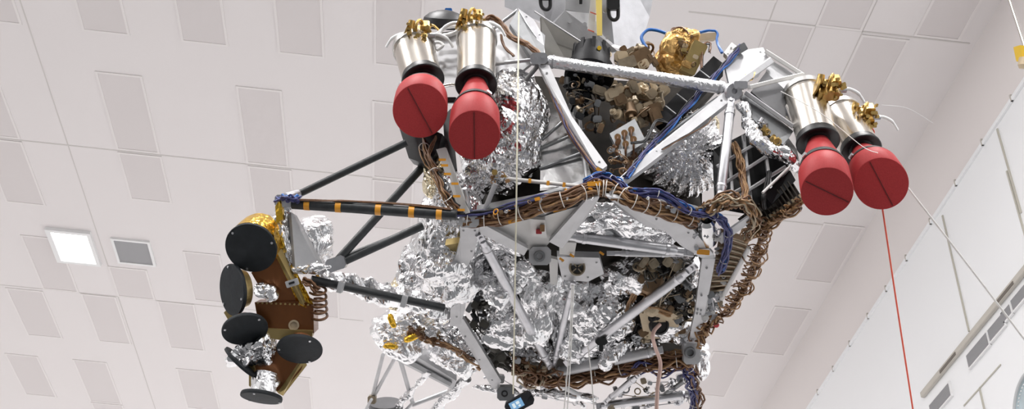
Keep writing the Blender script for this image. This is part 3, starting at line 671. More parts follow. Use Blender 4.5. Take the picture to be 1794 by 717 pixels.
# struts of the lower face
strut('lower_strut', 'alu', ship, (842, 416, -.02), (962, 640, -.02), 18, endlen=.08)
strut('lower_strut', 'alu', ship, (1212, 470, -.02), (996, 634, -.02), 18, endlen=.08)
strut('lower_strut', 'alu', ship, (1003, 500, .05), (970, 640, -.0), 12, endlen=.07)
strut('cross_tube', 'alu', ship, (986, 412, .05), (1206, 442, -.01), 20, endlen=.08)
strut('cross_tube', 'alup', ship, (1070, 444, .05), (1190, 446, .03), 11, endlen=.06)
plate('web_plate', [(838, 390, -.03), (852, 396, -.03), (925, 436, -.02), (918, 448, -.02), (842, 410, -.03)], .02, 'alup')
plate('web_plate', [(1028, 350, -.02), (1050, 346, -.03), (1040, 366, -.02), (985, 436, -.01), (962, 424, -.01)], .02, 'alup')
plate('web_plate', [(862, 398, .04), (940, 382, .04), (1020, 358, .03), (950, 440, .05), (930, 440, .05)], .01, 'white')
plate('gusset_plate', [(1062, 344, -.04), (1098, 350, -.04), (1150, 376, -.04), (1196, 388, -.04), (1215, 404, -.04), (1250, 446, -.03), (1228, 452, -.03), (1192, 430, -.03), (1166, 406, -.04), (1130, 396, -.04), (1092, 372, -.04)], .02, 'alup', bolt=[(1206, 408, -.04), (1236, 440, -.03), (1150, 384, -.04)])
obox('orange_tape', 'kapton', 1232, 442, -.06, 22, 9, .01, 5)
mb = MB(); a, b = q(1238, 384, .03), q(1243, 452, .05); mb.lathe(a, (b-a).normalized(), [(0, .03), (.02, .045), (.12, .05), (.2, .045), (.21, .0)], 28); mb.build('corner_post', 'panelsteel', ship)
greeble('post_hardware', ['alu', 'white', 'aludark'], ship, [(1208, 392), (1262, 396), (1262, 446), (1220, 446)], 18, .028, 39, (-.04, .0))
# centre fittings
nb = MB(); nb.rbox(q(946, 448, -.0), px(38, 5.8), px(32, 5.8), .08, (CR, CD, CF), .2); bolts(nb, [(933, 438, -.05), (958, 440, -.05), (934, 459, -.05), (958, 458, -.05)], .006); o = nb.build('centre_fitting', 'alup', ship)
p = q(945, 449, -.05); MB().lathe(p, -CF, [(0, .03), (.012, .028), (.012, .017), (-.01, .015), (-.01, 0)], 24).build('bushing', 'aludark', o)
nb = MB(); nb.prism([(928, 384, .0), (955, 386, .0), (958, 418, .0), (932, 414, .0)], .03); nb.build('clip_plate', 'white', ship)
obox('red_sensor', 'reddot', 944, 406, -.03, 10, 8, .03, 0); obox('copper_sensor', 'copperl', 950, 400, -.03, 8, 12, .03, 0)
lp = plate('lens_plate', [(976, 450, .1), (1050, 452, .1), (1058, 480, .1), (1030, 494, .1), (985, 490, .1)], .04, 'alup', bolt=[(985, 458, .1), (1045, 460, .1), (990, 484, .1), (1030, 486, .1)])
p = q(1011, 469, .09); v = -CF
MB().lathe(p, v, [(0, .045), (.02, .044), (.02, .036), (.0, .033), (-.005, 0)], 32).build('lens_barrel', 'khaki', lp)
MB().lathe(p, v, [(.006, .03), (.010, .018), (.012, 0)], 24).build('lens_glass', 'glass', lp)
for k in range(4):
    u, w, _ = basis(v); an = PI/4+k*PI/2; MB().box(p+v*.014+(u*math.cos(an)+w*math.sin(an))*.022, .03, .006, .006, (u*math.cos(an)+w*math.sin(an), -u*math.sin(an)+w*math.cos(an), v)).build('lens_vane', 'khaki', lp)
plate('white_reflection_bracket', [(980, 424, .09), (1010, 426, .09), (1006, 448, .08), (980, 446, .08)], .02, 'white')  # white colour stands in for the bright reflection on polished metal
plate('white_reflection_bracket', [(962, 452, .12), (978, 456, .12), (976, 500, .12), (964, 498, .12)], .02, 'white')  # second bracket, its mirror reflection likewise painted white
for x, y in ((1054, 444), (984, 455), (1002, 448)): obox('orange_tape', 'kapton', x, y, .06, 9, 4, .01, 35)
# --- core: the foil wrapped underside
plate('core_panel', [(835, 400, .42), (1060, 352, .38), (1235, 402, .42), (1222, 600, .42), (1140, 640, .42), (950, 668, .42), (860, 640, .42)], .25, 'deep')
FO = [(880, 470, .22, 52, 66, .14, 12, 101), (905, 560, .24, 62, 58, .15, -20, 102), (950, 520, .26, 40, 80, .12, 10, 103), (1000, 560, .25, 40, 70, .12, 0, 104),
      (1058, 540, .24, 66, 62, .14, 10, 105), (1110, 480, .27, 60, 34, .12, -10, 106), (1045, 600, .22, 66, 40, .12, -18, 107), (930, 610, .24, 50, 40, .12, 25, 108),
      (1080, 382, .16, 72, 24, .1, 10, 109), (1120, 408, .18, 64, 20, .1, 5, 110), (1030, 395, .2, 50, 26, .1, -5, 111), (870, 420, .22, 44, 30, .1, 10, 112), (1180, 540, .3, 50, 60, .12, -35, 113),
      (880, 520, .24, 26, 44, .1, 5, 114), (1000, 520, .3, 60, 50, .12, 5, 115), (1115, 600, .26, 40, 34, .1, 0, 116), (1150, 405, .2, 48, 22, .09, 15, 117), (1190, 470, .3, 36, 46, .1, 0, 118)]
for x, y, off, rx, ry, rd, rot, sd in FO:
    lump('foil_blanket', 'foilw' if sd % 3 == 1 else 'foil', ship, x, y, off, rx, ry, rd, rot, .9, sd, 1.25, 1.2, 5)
lump('foil_sleeve', 'foilw', ship, 866, 492, .06, 50, 17, .06, 18, .9, 120, .8, 1., 5, label='bunched bright foil sleeve pushed through the frame plate hole')
lump('foil_sleeve', 'foilw', ship, 1080, 400, .06, 88, 13, .05, 4, .9, 121, .8, 1., 5)
lump('foil_sleeve', 'foil', ship, 1075, 615, .04, 32, 18, .05, -52, .9, 122, 1., 1., 4)
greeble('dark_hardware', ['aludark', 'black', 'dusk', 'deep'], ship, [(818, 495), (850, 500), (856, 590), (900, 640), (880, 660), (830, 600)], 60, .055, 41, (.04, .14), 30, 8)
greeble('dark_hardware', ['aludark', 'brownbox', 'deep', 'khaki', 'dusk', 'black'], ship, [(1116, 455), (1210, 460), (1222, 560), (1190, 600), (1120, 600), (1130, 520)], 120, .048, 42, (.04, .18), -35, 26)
# brown disc, black port on tan plate with pink hose
p = q(1137, 492, .1); MB().lathe(p, -CF, [(-.03, 0), (-.03, .07), (.02, .075), (.03, .06), (.03, 0)], 32).build('tan_disc', 'brownbox', ship)
tp = plate('port_plate', [(1118, 542, .06), (1145, 528, .06), (1190, 556, .06), (1188, 590, .06), (1130, 596, .06)], .03, 'tan', bolt=[(1126, 548, .06), (1180, 560, .06), (1182, 584, .06), (1134, 590, .06)])
for k_, (x, y) in enumerate(((1120, 470), (1176, 486), (1196, 520), (1170, 530), (1200, 560))): strut('inner_bracket', 'alup' if k_ % 2 else 'khaki', ship, (x, y, .08), (x+26, y+34-8*k_, .14), 7, fit=False)
p = q(1154, 570, .055); MB().lathe(p, -CF, [(0, .058), (.022, .056), (.03, .046), (.018, .042), (.015, 0)], 36).build('black_port', 'black', tp)
lump('tan_canister', 'tan', ship, 1140, 536, .1, 14, 20, .06, -20, .8, 130, 0, 0, 3)
bundle('copper_loop', ['copperl'], ship, [(1106, 530, .04), (1116, 512, .02), (1132, 516, .02), (1138, 536, .03), (1160, 546, .03), (1176, 552, .03)], 4, .012, .007, 43)
bundle('copper_loop', ['copperl'], ship, [(1098, 545, .05), (1104, 524, .03), (1122, 506, .03), (1146, 512, .04)], 3, .01, .006, 44)
# black T knob on the strut
nb = MB(); nb.rbox(q(1053, 598, -.1), px(20, 6.4), px(12, 6.4), .05, (CR, CD, CF), .3); nb.rbox(q(1053, 608, -.1), px(7, 6.4), px(16, 6.4), .03, (CR, CD, CF), .2); nb.build('black_clamp', 'black', ship)

# --- right frame post and corner
plate('frame_plate', [(1230, 454, -.01), (1253, 454, -.01), (1238, 540, -.02), (1224, 602, -.02), (1206, 602, -.02), (1218, 545, -.02)], .03, 'alup', bolt=[(1238, 470, -.02), (1229, 518, -.03), (1222, 543, -.03), (1228, 544, -.03), (1221, 550, -.03), (1227, 551, -.03), (1214, 596, -.03)])
nb = MB(); nb.rbox(q(1210, 618, -.03), px(28, 6.4), px(38, 6.4), .09, (CR, CD, CF), .15); bolts(nb, [(1200, 604, -.09), (1219, 605, -.09), (1199, 632, -.09), (1216, 633, -.09)], .007); o = nb.build('corner_fitting', 'alup', ship)
p = q(1209, 618, -.085); MB().lathe(p, -CF, [(0, .034), (.012, .03), (.012, .02), (-.008, .018), (-.008, 0)], 24).build('bushing', 'aludark', o)
for x, y, r_, a_ in ((905, 470, 34, 20), (860, 590, 30, -30), (1085, 580, 30, -40), (950, 590, 28, 60)): lump('foil_flap', 'foilw', ship, x, y, .1, r_, r_*.45, .03, a_, .8, int(x), 1, 1, 4)
lump('foil_sheet', 'foilw', ship, 1230, 640, .06, 12, 36, .04, 0, .9, 132, 1, 1, 4)
# lower rail and bottom harness
strut('lower_rail', 'alup', ship, (962, 656, -.0), (1156, 614, -.0), 18, endlen=.05)
bundle('wire_harness', ['copper', 'copper', 'copperl'], ship, [(905, 640, .0), (940, 662, -.03), (985, 664, -.03), (1045, 658, -.03), (1100, 644, -.03), (1150, 634, -.03), (1206, 628, -.03)], 34, .045, .007, 45, ties=7, wob=.5, seg=9)
bundle('wire_harness', ['copper', 'blue'], ship, [(1085, 650, -.03), (1120, 640, -.04), (1155, 646, -.04), (1195, 640, -.03)], 16, .04, .006, 46, wob=.6)
bundle('wire_harness', ['copper', 'khaki'], ship, [(900, 640, .0), (920, 645, -.03), (930, 665, -.03), (955, 650, -.03), (975, 668, -.03)], 12, .05, .006, 47, wob=.9)
bundle('wire_harness', ['blue', 'blue', 'copper'], ship, [(1200, 636, -.04), (1208, 650, -.05), (1213, 672, -.05), (1220, 695, -.05), (1212, 730, -.05)], 18, .04, .006, 48, ties=3, wob=.5)
greeble('harness_bracket', ['brownbox', 'khaki', 'alu'], ship, [(880, 615), (960, 640), (1000, 668), (930, 660)], 22, .03, 49, (-.04, .06), 10)
strut('keel_tube', 'alu', ship, (1062, 704, .15), (1118, 658, .05), 11, endlen=.05)
strut('keel_tube', 'alu', ship, (1050, 712, .2), (1212, 690, .1), 15, endlen=.05)
strut('keel_tube', 'alup', ship, (960, 664, .05), (1040, 706, .15), 9, endlen=.05)
strut('keel_tube', 'aludark', ship, (1130, 716, .2), (1210, 660, .1), 8, endlen=.04)
lump('foil_sleeve', 'foilw', ship, 985, 692, .15, 66, 7, .05, 5, .9, 133, .8, .8, 4)
lump('foil_sleeve', 'foil', ship, 870, 684, .2, 44, 8, .05, 8, .9, 134, .8, .8, 4)
greeble('keel_hardware', ['alu', 'aludark', 'khaki', 'panelsteel'], ship, [(1090, 664), (1200, 650), (1205, 715), (1050, 717)], 40, .04, 50, (.08, .25), -15, 10)
greeble('keel_hardware', ['alu', 'panelsteel', 'foil'], ship, [(850, 660), (905, 665), (1000, 690), (1040, 717), (990, 712), (900, 690)], 22, .035, 51, (.1, .25), 10, 6)

# --- right side electronics
ep = plate('electronics_panel', [(1250, 262, .3), (1312, 230, .3), (1384, 292, .22), (1330, 366, .16), (1254, 352, .2)], .06, 'blackm')
for a, b in (((1302, 236), (1316, 362)), ((1338, 252), (1350, 330)), ((1276, 250), (1284, 356)), ((1256, 292), (1330, 248)), ((1258, 328), (1352, 268)), ((1284, 350), (1376, 292)), ((1262, 350), (1300, 330))):
    A, B = q(*a, .2), q(*b, .17); d = (B-A).normalized(); v = CF
    MB().rbox((A+B)/2, .016, .03, (B-A).length, (d.cross(v).normalized(), v, d)).build('lattice_bar', 'alup', ep)
plate('black_electronics_box', [(1338, 342, .05), (1384, 298, .08), (1394, 316, .07), (1352, 358, .04)], .06, 'blackm')
strut('thin_rail', 'white', ship, (1336, 338, .03), (1384, 292, .06), 5, fit=False)
bundle('wire_harness', ['copperl', 'copper'], ship, [(1284, 250, .12), (1296, 280, .1), (1300, 310, .1), (1304, 348, .08)], 12, .022, .006, 52)
bundle('wire_harness', ['black'], ship, [(1348, 300, .1), (1344, 322, .08), (1338, 345, .05), (1340, 366, .05)], 3, .008, .006, 53)
bundle('wire_harness', ['copper', 'copperl', 'khaki'], ship, [(1230, 372, .0), (1256, 358, -.01), (1285, 352, -.01), (1312, 362, -.01), (1322, 388, .0), (1310, 414, .0)], 20, .03, .005, 54, wob=.6)
plate('pin_panel', [(1292, 384, .09), (1384, 314, .11), (1404, 346, .07), (1316, 404, .05)], .02, 'deep')
cr = plate('connector_rail', [(1314, 404, .03), (1404, 346, .05), (1410, 353, .05), (1320, 412, .03)], .03, 'tan')
fin = MB()
for i in range(14):
    t = i/13; A = q(1316+84*t, 404-56*t, .04); B = q(1298+82*t, 382-64*t, .08); fin.path([A, B], .005, 6)
fin.build('pin_row', 'deep', cr)
strut('rail_edge', 'copperl', ship, (1306, 424, .0), (1410, 352, .02), 7, fit=False)
plate('rib_panel', [(1262, 408, .06), (1312, 424, .03), (1276, 505, .04), (1242, 520, .06)], .03, 'brownbox')
rb = MB()
for i in range(11):
    t = i/10; rb.path([q(1262-20*t, 412+100*t, .03), q(1308-36*t, 428+78*t, .0)], .008, 6)
rb.build('rib_row', 'khaki', ship)
strut('white_edge', 'white', ship, (1312, 434, -.02), (1264, 524, -.01), 8, fit=False)
plate('clear_strip', [(1256, 418, .0), (1322, 372, .0), (1328, 380, .0), (1264, 428, .0)], .012, 'alup')
# copper wire loops hanging off the outer edge
rnd = random.Random(77)
loops = [(1404, 368), (1392, 374), (1380, 378), (1368, 388), (1352, 396), (1344, 410), (1340, 424), (1338, 440), (1332, 452), (1330, 466), (1324, 480), (1316, 494), (1308, 508), (1300, 520), (1292, 532), (1284, 544)]
for i in range(0, len(loops), 2):
    mb = MB()
    for (x, y) in loops[i:i+2]:
        for k in range(4):
            cx, cy = x+rnd.uniform(-7, 6), y+rnd.uniform(-8, 8); r = rnd.uniform(5, 13)*(1.3 if y > 400 else .7); a0 = rnd.uniform(-2.2, -1.2); pts = []
            for j in range(9):
                a = a0 + j/8*rnd.uniform(3.8, 5); pts.append(q(cx-8+r*math.cos(a), cy-6+r*.8*math.sin(a), rnd.uniform(-.01, .01)+.04*math.sin(j*.7)))
            mb.path(catmull(pts, 4), .0042, 5, k % 2)
    mb.build('wire_loop', ['copperl', 'copper'], ship)
bundle('wire_harness', ['copperl', 'copper'], ship, [(1400, 362, .02), (1366, 384, .02), (1336, 410, .02), (1326, 450, .02), (1312, 486, .02), (1284, 536, .02), (1262, 556, .02)], 6, .014, .005, 55, wob=.8)
bundle('wire_harness', ['copper', 'copperl'], ship, [(1262, 552, .02), (1240, 566, .0), (1228, 580, .0), (1224, 598, .0)], 14, .035, .006, 56, wob=1.)
greeble('connector_block', ['white', 'alu', 'aludark'], ship, [(1240, 512), (1266, 500), (1262, 548), (1250, 566), (1232, 560)], 34, .035, 57, (-.02, .05), -20, 6)
p = q(1254, 569, -.03); MB().lathe(p, -CF, [(0, .016), (.02, .016), (.024, .01), (.024, 0)], 16).build('red_cap', 'reddot', ship)
greeble('connector_block', ['alu', 'white', 'khaki'], ship, [(1266, 480), (1280, 486), (1254, 556), (1244, 540)], 16, .025, 58, (-.02, .03), -60)

# --- lower left: foil lump, dish and beam
lump('foil_blanket', 'foilw', ship, 698, 586, .12, 48, 46, .16, 20, .9, 140, 1.3, 1.1, 5)
lump('foil_blanket', 'foil', ship, 752, 572, .14, 50, 26, .12, 22, .9, 141, 1.2, 1.1, 5)
lump('foil_bowl', 'foilw', ship, 797, 624, .12, 52, 36, .16, 16, .95, 142, .9, .9, 5)
lump('foil_blanket', 'foil', ship, 815, 596, .2, 48, 36, .12, 20, .9, 143, 1.1, 1.1, 5)
for x, y, r in ((683, 607, 0), (721, 592, -25), (687, 562, 70)): lump('orange_tape', 'gold', ship, x, y, -.1 if x != 721 else -.06, 15, 8, .025, r, .8, int(x), .3, .4, 3)
mb = MB(); mb.prism([(694, 614, .1), (706, 610, .1), (800, 668, .12), (795, 684, .12), (690, 630, .1)], .1); mb.build('lower_beam', 'alup', ship)
plate('beam_web', [(706, 624, .08), (792, 672, .09), (788, 677, .09), (702, 632, .08)], .01, 'aludark')
bundle('wire_harness', ['copper', 'copperl'], ship, [(716, 578, .0), (738, 590, -.03), (760, 598, -.04), (790, 610, -.05), (812, 622, -.04), (842, 644, -.0)], 10, .018, .005, 60, ties=2, wob=.6)
greeble('connector_cluster', ['copper', 'brownbox', 'khaki'], ship, [(726, 572), (770, 582), (766, 606), (732, 600)], 22, .022, 61, (-.06, .02), 20, 10)
greeble('connector_cluster', ['brownbox', 'reddot', 'khaki'], ship, [(772, 626), (838, 636), (828, 660), (780, 648)], 16, .02, 62, (-.05, -.02), 20, 4)
for a, b, w in (((671, 622), (651, 700), 7), ((694, 624), (652, 700), 7), ((699, 624), (724, 710), 8), ((722, 710), (785, 686), 8), ((651, 700), (628, 740), 5), ((724, 706), (700, 730), 6)):
    strut('leg_strut', 'alup', ship, (*a, .1), (*b, .25), w, fit=False)
foil_tube('foil_wrapped_strut', 'foil', ship, [(690, 722, .22), (752, 650, .1)], px(8), 151, .7)
foil_tube('foil_wrapped_strut', 'foil', ship, [(752, 726, .22), (820, 664, .1)], px(12), 152, .8)
c = q(676, 706, .3); mb = MB(); mb.lathe(c, (CD*.95+CF*.2).normalized(), [(0, 0), (0, .1), (.03, .11), (.07, .105), (.07, .09), (.2, .09)], 36); mb.build('foot_ring', 'greypanel', ship)
MB().rbox(q(652, 700, .2), .05, .05, .06, (CR, CD, CF)).build('strut_joint', 'khaki', ship)

# ================================================================== landing radar on its boom
RD = 5.45
def R3(x, y, d=0.0): return P(x, y, RD+d)
def tube3(name, m, a, b, w, parent=ship, endm='alu'): return strut(name, m, parent, R3(*a), R3(*b), w, endm, endlen=.02, fit=False)
tube3('boom_tube', 'carbon', (518, 343, .1), (712, 250, .1), 13)
bt = tube3('boom_tube', 'carbon', (512, 357, 0), (800, 377, -.05), 19)
for x in (539, 594, 664, 722, 770):
    t = (x-512)/288; A, B = R3(512, 357, 0), R3(800, 377, -.05); p = A.lerp(B, t); d = (B-A).normalized()
    MB().lathe(p-d*.014, d, [(0, .0265), (.0, .0285), (.028, .0285), (.028, .0265)], 24).build('orange_band', 'kapton', bt)
bundle('wire_harness', ['copper', 'black'], ship, [R3(520, 350, -.03), R3(600, 352, -.035), R3(700, 357, -.04), R3(790, 366, -.07)], 4, .006, .004, 65, ties=0)
tube3('boom_tube', 'carbon', (592, 456, .05), (748, 284, .25), 15)
tube3('boom_tube', 'carbon', (594, 462, .05), (740, 396, .2), 15)
tube3('boom_tube', 'carbon', (600, 452, .12), (736, 398, .3), 10)
tube3('boom_tube', 'carbon', (545, 490, .05), (778, 540, .25), 15)
foil_tube('foil_wrap', 'foilw', ship, [R3(552, 484, .16), R3(650, 510, .22), R3(752, 536, .3)], px(19), 150, 1.1)
for x, y in ((597, 503), (708, 528)): obox('tube_clamp', 'alup', x, y, RD+.04-DT(y), 9, 20, .06, 14)
radar = empty('landing_radar', R3(470, 540), ship); radar['label'] = 'bronze radar unit with dark round covers on the left boom'
# end fittings
nb = MB(); nb.rbox(R3(590, 462, .05), .1, .07, .08, (CR*.9-CD*.3, CD*.9+CR*.3, CF), .2); nb.build('boom_joint', 'alu', radar)
nb = MB(); nb.rbox(R3(502, 352, .03), .1, .06, .08, (CR, CD, CF), .2); nb.cyl(R3(500, 346, 0), R3(522, 340, .08), .022, n=14); nb.build('boom_joint', 'alu', radar)
bundle('wire_harness', ['blue', 'blue', 'bluecable'], radar, [R3(486, 352, -.02), R3(497, 346, -.05), R3(512, 348, -.05), R3(524, 352, -.04)], 8, .016, .005, 66, wob=.8)
for i, (x, y, rx, ry, rot) in enumerate(((494, 378, 14, 32, 8), (503, 420, 15, 42, -8), (500, 455, 10, 28, -15))):
    lump('foil_wrap', 'foil', radar, x, y, RD+.05-DT(y), rx, ry, .06, rot, .9, 160+i, .9, 1, 4, 12, 32)
MB().prism([R3(482, 362, -.01), R3(492, 346, -.01), R3(496, 384, -.02), R3(484, 392, -.02)], .03).build('gold_corner', 'gold', radar)
lump('foil_box', 'foilw', radar, 550, 428, RD+.2-DT(428), 31, 46, .11, 10, .6, 165, .7, .9, 5, 10, 28)
MB().prism([R3(510, 372, .02), R3(520, 378, .06), R3(572, 474, .08), R3(566, 480, .05), R3(518, 478, .0)], .03).build('side_plate', 'alup', radar)
lump('foil_wrap', 'foil', radar, 546, 470, RD+.02-DT(470), 34, 7, .03, -5, .9, 166, .6, .8, 4, 12, 32)
# housings
def rprism(name, pts, th, m, dd=0, label=None): return MB().prism([R3(*p) for p in pts], th).build(name, m, radar, label=label)
rprism('housing', [(440, 478, .0), (486, 452, .0), (508, 486, .02), (532, 530, .03), (470, 530, .03)], .14, 'bronze')
rprism('housing_side', [(478, 402, .06), (498, 414, .07), (516, 470, .06), (550, 535, .05), (546, 552, .05), (530, 530, .01), (508, 486, .0), (486, 446, -.01)], .12, 'gold')
rprism('housing_edge', [(484, 440, -.012), (494, 436, .02), (536, 530, .02), (532, 532, .0)], .02, 'olive')
h2 = rprism('housing', [(446, 530, .02), (532, 528, .02), (549, 536, .03), (550, 584, .03), (500, 592, .02), (456, 586, .02)], .16, 'bronze')
rprism('housing_edge', [(458, 576, .0), (548, 580, .01), (546, 594, .02), (490, 596, .01), (456, 590, .0)], .1, 'olive')
p = R3(515, 570, .018); MB().lathe(p, -CF, [(0, .026), (.008, .026), (.008, .018), (.002, .018), (.002, 0)], 28).build('port_ring', 'tan', radar)
rb = MB()
for k in range(12): pt = R3(452+8*k, 531+.3*k, .01); rb.cyl(pt, pt-CF*.006, .005, n=8)
rb.build('rivet_row', 'olive', radar)
rprism('housing', [(452, 612, .05), (500, 606, .05), (534, 630, .06), (528, 648, .06), (494, 688, .06), (450, 672, .05), (440, 640, .05)], .14, 'bronze')
rprism('housing_edge', [(532, 628, .05), (538, 640, .07), (496, 694, .07), (488, 690, .05), (500, 682, .04)], .08, 'olive')
rprism('housing_edge', [(436, 640, .05), (446, 645, .04), (450, 690, .05), (436, 676, .06)], .08, 'olive')
rprism('housing_edge', [(392, 548, .06), (404, 536, .05), (415, 556, .05), (402, 565, .06)], .06, 'olive')
obox('latch', 'alup', 512, 496, RD-.05-DT(496), 22, 12, .02, -18, radar); obox('latch_slot', 'black', 511, 496, RD-.065-DT(496), 10, 4, .01, -18, radar)
# round antennas under dark covers
def dish(x, y, d, rx, ry, rot, body, bm, seed, depth=.12, bodyr=.92, sgn=1):
    """disc whose outline is an ellipse rx x ry turned by rot: its normal leans along the short axis"""
    c = R3(x, y, d); r = px(max(rx, ry), RD+d)
    k = min(rx, ry)/max(rx, ry); t = math.acos(min(1, k)); a = math.radians(rot + (0 if rx < ry else 90))
    sh = CR*math.cos(a)+CD*math.sin(a); view = (CAM-c).normalized()
    nrm = (view*math.cos(t) + sh*math.sin(t)*sgn).normalized()
    u, w, _ = basis(nrm); mb = MB(); n = 48; prof = []
    for z, rr in ((-.012, .97), (-.004, 1.0), (.004, 1.0), (.008, .985), (.008, .9), (.010, .5), (.011, 0)): prof.append((z, rr*r))
    mb.lathe(c, nrm, prof, n); o = mb.build('antenna_cover', 'disc', radar)
    for j in range(3):
        b = MB(); a2 = rot + j*2.1+seed; pt = c + (u*math.cos(a2)+w*math.sin(a2))*r*.88 + nrm*.008; b.cyl(pt, pt+nrm*.005, .006, n=8); b.build('screw', 'alu', o)
    bb = MB(); R = r*bodyr; n2 = 40; vs = []; fs = []
    for z, rr in ((-.012, 1), (-depth*.5, .98), (-depth, .9)):
        for i in range(n2):
            an = 2*PI*i/n2; v = (u*math.cos(an)+w*math.sin(an)); jit = 1 + (.05*noise.noise(Vector((i*.9, z*40, seed))) if bm != 'olive' else 0)
            vs.append(c + v*R*rr*jit + nrm*z)
    for k2 in range(2): fs += [(k2*n2+i, k2*n2+(i+1) % n2, (k2+1)*n2+(i+1) % n2, (k2+1)*n2+i) for i in range(n2)]
    fs.append(tuple(range(2*n2, 3*n2)))
    bb.add(vs, fs).build(body, bm, radar)
    return c, nrm
dish(440, 434, -.06, 46, 41, 38, 'gold_drum', 'gold', 1, .17, .99, 1)
dish(408, 508, .0, 27, 46, -6, 'antenna_drum', 'olive', 2, .06, .8, -1)
dish(429, 577, -.05, 40, 27, -8, 'antenna_drum', 'bronze', 3, .06, .55, 1)
dish(525, 612, -.04, 40, 26, 8, 'antenna_drum', 'bronze', 4, .06, .55, 1)
dish(458, 696, -.02, 37, 15, 12, 'antenna_drum', 'foilw', 5, .12, .6, 1)
a, b = R3(395, 609, .0), R3(447, 660, .0); mid = (a+b)/2; ax_ = (b-a).normalized()
nrm = ax_.cross(CF).normalized(); mb = MB(); mb.lathe(mid, (nrm+CF*.1).normalized(), [(-.006, 0), (-.006, .1), (.006, .1), (.006, 0)], 40); mb.build('antenna_cover', 'disc', radar)
lump('foil_cone', 'foilw', radar, 463, 510, RD-.04-DT(510), 25, 19, .05, 10, .8, 170, .9, 1, 4, 12, 32)
lump('foil_cone', 'foil', radar, 452, 615, RD+.02-DT(615), 34, 26, .07, -20, .85, 171, 1, 1, 5, 12, 32)
lump('foil_cone', 'foil', radar, 424, 625, RD+.0-DT(625), 22, 20, .05, 40, .85, 172, 1, 1, 4, 12, 32)
lump('foil_cone', 'foilw', radar, 463, 672, RD+.0-DT(672), 23, 18, .06, 12, .8, 173, .8, 1, 4, 12, 32)
rnd = random.Random(5)
for k in range(5):
    y = 505+11*k; pts = []
    for j in range(9):
        a = -2.0+j/8*4.6; pts.append(R3(556+15*math.cos(a)+k*.6, y+8*math.sin(a)+4, .04+.05*math.sin(j*.8)))
    MB().path(catmull(pts, 4), .007, 6).build('coiled_cable', 'copper', radar)
bundle('wire_harness', ['copper'], radar, [R3(530, 492, .0), R3(545, 498, .0), R3(556, 510, .0)], 6, .014, .006, 67)

# ================================================================== lifting fixture and lines
lf = empty('lifting_fixture', P(1015, 0, 6.7)); tag(lf, 'grey metal lifting fixture with black shackles above the spacecraft', 'lifting fixture')
L = lambda x, y, d=6.6: P(x, y, d)
MB().prism([L(888, -120, 6.75), L(1000, -120, 6.7), L(990, 18, 6.6), L(962, 44, 6.6), L(884, 12, 6.75)], .06).build('wing_plate', 'alu', lf)
MB().prism([L(997, -120, 6.5), L(1048, -120, 6.5), L(1034, 24, 6.5), L(990, 17, 6.5)], .05).build('centre_plate', 'alup', lf)
bp = MB(); bp.prism([L(990, 18, 6.5), L(1036, 24, 6.5), L(1062, 72, 6.45), L(1082, 90, 6.45), L(1050, 96, 6.5), L(968, 44, 6.5)], .05)
for x, y in ((998, 38), (1024, 43), (1064, 66), (1060, 20)): p = L(x, y, 6.49); bp.cyl(p, p-CF*.02, .012, n=12)
bp.build('base_plate', 'alup', lf)
MB().prism([L(1056, -120, 6.6), L(1165, -120, 6.7), L(1138, 30, 6.7), L(1120, 90, 6.65), L(1076, 78, 6.55), L(1054, 60, 6.55)], .06).build('wing_plate', 'alu', lf)
for x, y, nm in ((955, 2, 'left'), (1074, 20, 'right')):
    p = L(x, y, 6.45); mb = MB(); pts = [p+CR*px(-8, 6.5)-CD*px(26, 6.5), p+CR*px(-8, 6.5), p+CR*px(-5, 6.5)+CD*px(11, 6.5), p+CD*px(15, 6.5)+CR*px(2, 6.5), p+CR*px(8, 6.5)+CD*px(11, 6.5), p+CR*px(9, 6.5), p+CR*px(8, 6.5)-CD*px(26, 6.5)]
    mb.path(catmull(pts, 6), .011, 8); mb.rbox(p-CD*px(14, 6.5), px(22, 6.5), px(24, 6.5), .05, (CR, CD, CF), .2); mb.build('shackle', 'black', lf)
MB().prism([L(1014, -30, 6.46), L(1022, -30, 6.46), L(1020, 7, 6.46), L(1015, 7, 6.46)], .01).build('slot', 'black', lf)
for x_, d_ in ((945, 6.72), (1110, 6.66)):
    h_ = L(x_, -100, d_); MB().cyl(h_, Vector((h_.x, h_.y, ZC-.03)), .015, n=10).build('hoist_cable', 'steel', lf)
tp_ = MB().prism([L(1038, -30, 6.44), L(1046, -30, 6.44), L(1042, 58, 6.4), L(1029, 52, 6.4)], .006).build('height_tape', 'white', lf)
for (x, y) in ((1036, 55), (1040, 24)): MB().prism([L(x-6, y-4, 6.395), L(x+5, y, 6.395), L(x+5, y+2, 6.395), L(x-6, y-2, 6.395)], .004).build('red_mark', 'redpaint', tp_)
ys = MB().prism([L(1040, -120, 6.42), L(1054, -120, 6.42), L(1055, 62, 6.36), L(1046, 62, 6.36)], .008).build('lifting_strap', 'yellow'); tag(ys, 'flat yellow lifting strap hanging down the middle of the fixture', 'strap')
def line(name, m, pts, r, label, cat, sag=None):
    o = MB().path(catmull(pts, 10), r, 6).build(name, m); tag(o, label, cat); return o
line('hanging_line', 'cord', [P(909, 20, 5.75), P(905, 330, 5.25), P(899, 690, 6.1)], .0042, 'thin cream cord hanging straight down past the left engines and frame', 'cord')
line('tether_line', 'cordw', [P(1002, 500, 5.8), P(998, 600, 6.0), P(988, 722, 6.1)], .0035, 'thin white line hanging from below the round lens, left of its twin', 'line')
line('tether_line', 'cordw', [P(1005, 500, 5.8), P(1001, 600, 6.0), P(994, 722, 6.1)], .0035, 'thin white line hanging from below the round lens, right of its twin', 'line')
line('tether_line', 'cordw', [P(1030, 606, 6.2), P(1036, 660, 6.2), P(1041, 722, 6.2)], .0035, 'short thin white line hanging below the black clamp at the bottom', 'line')
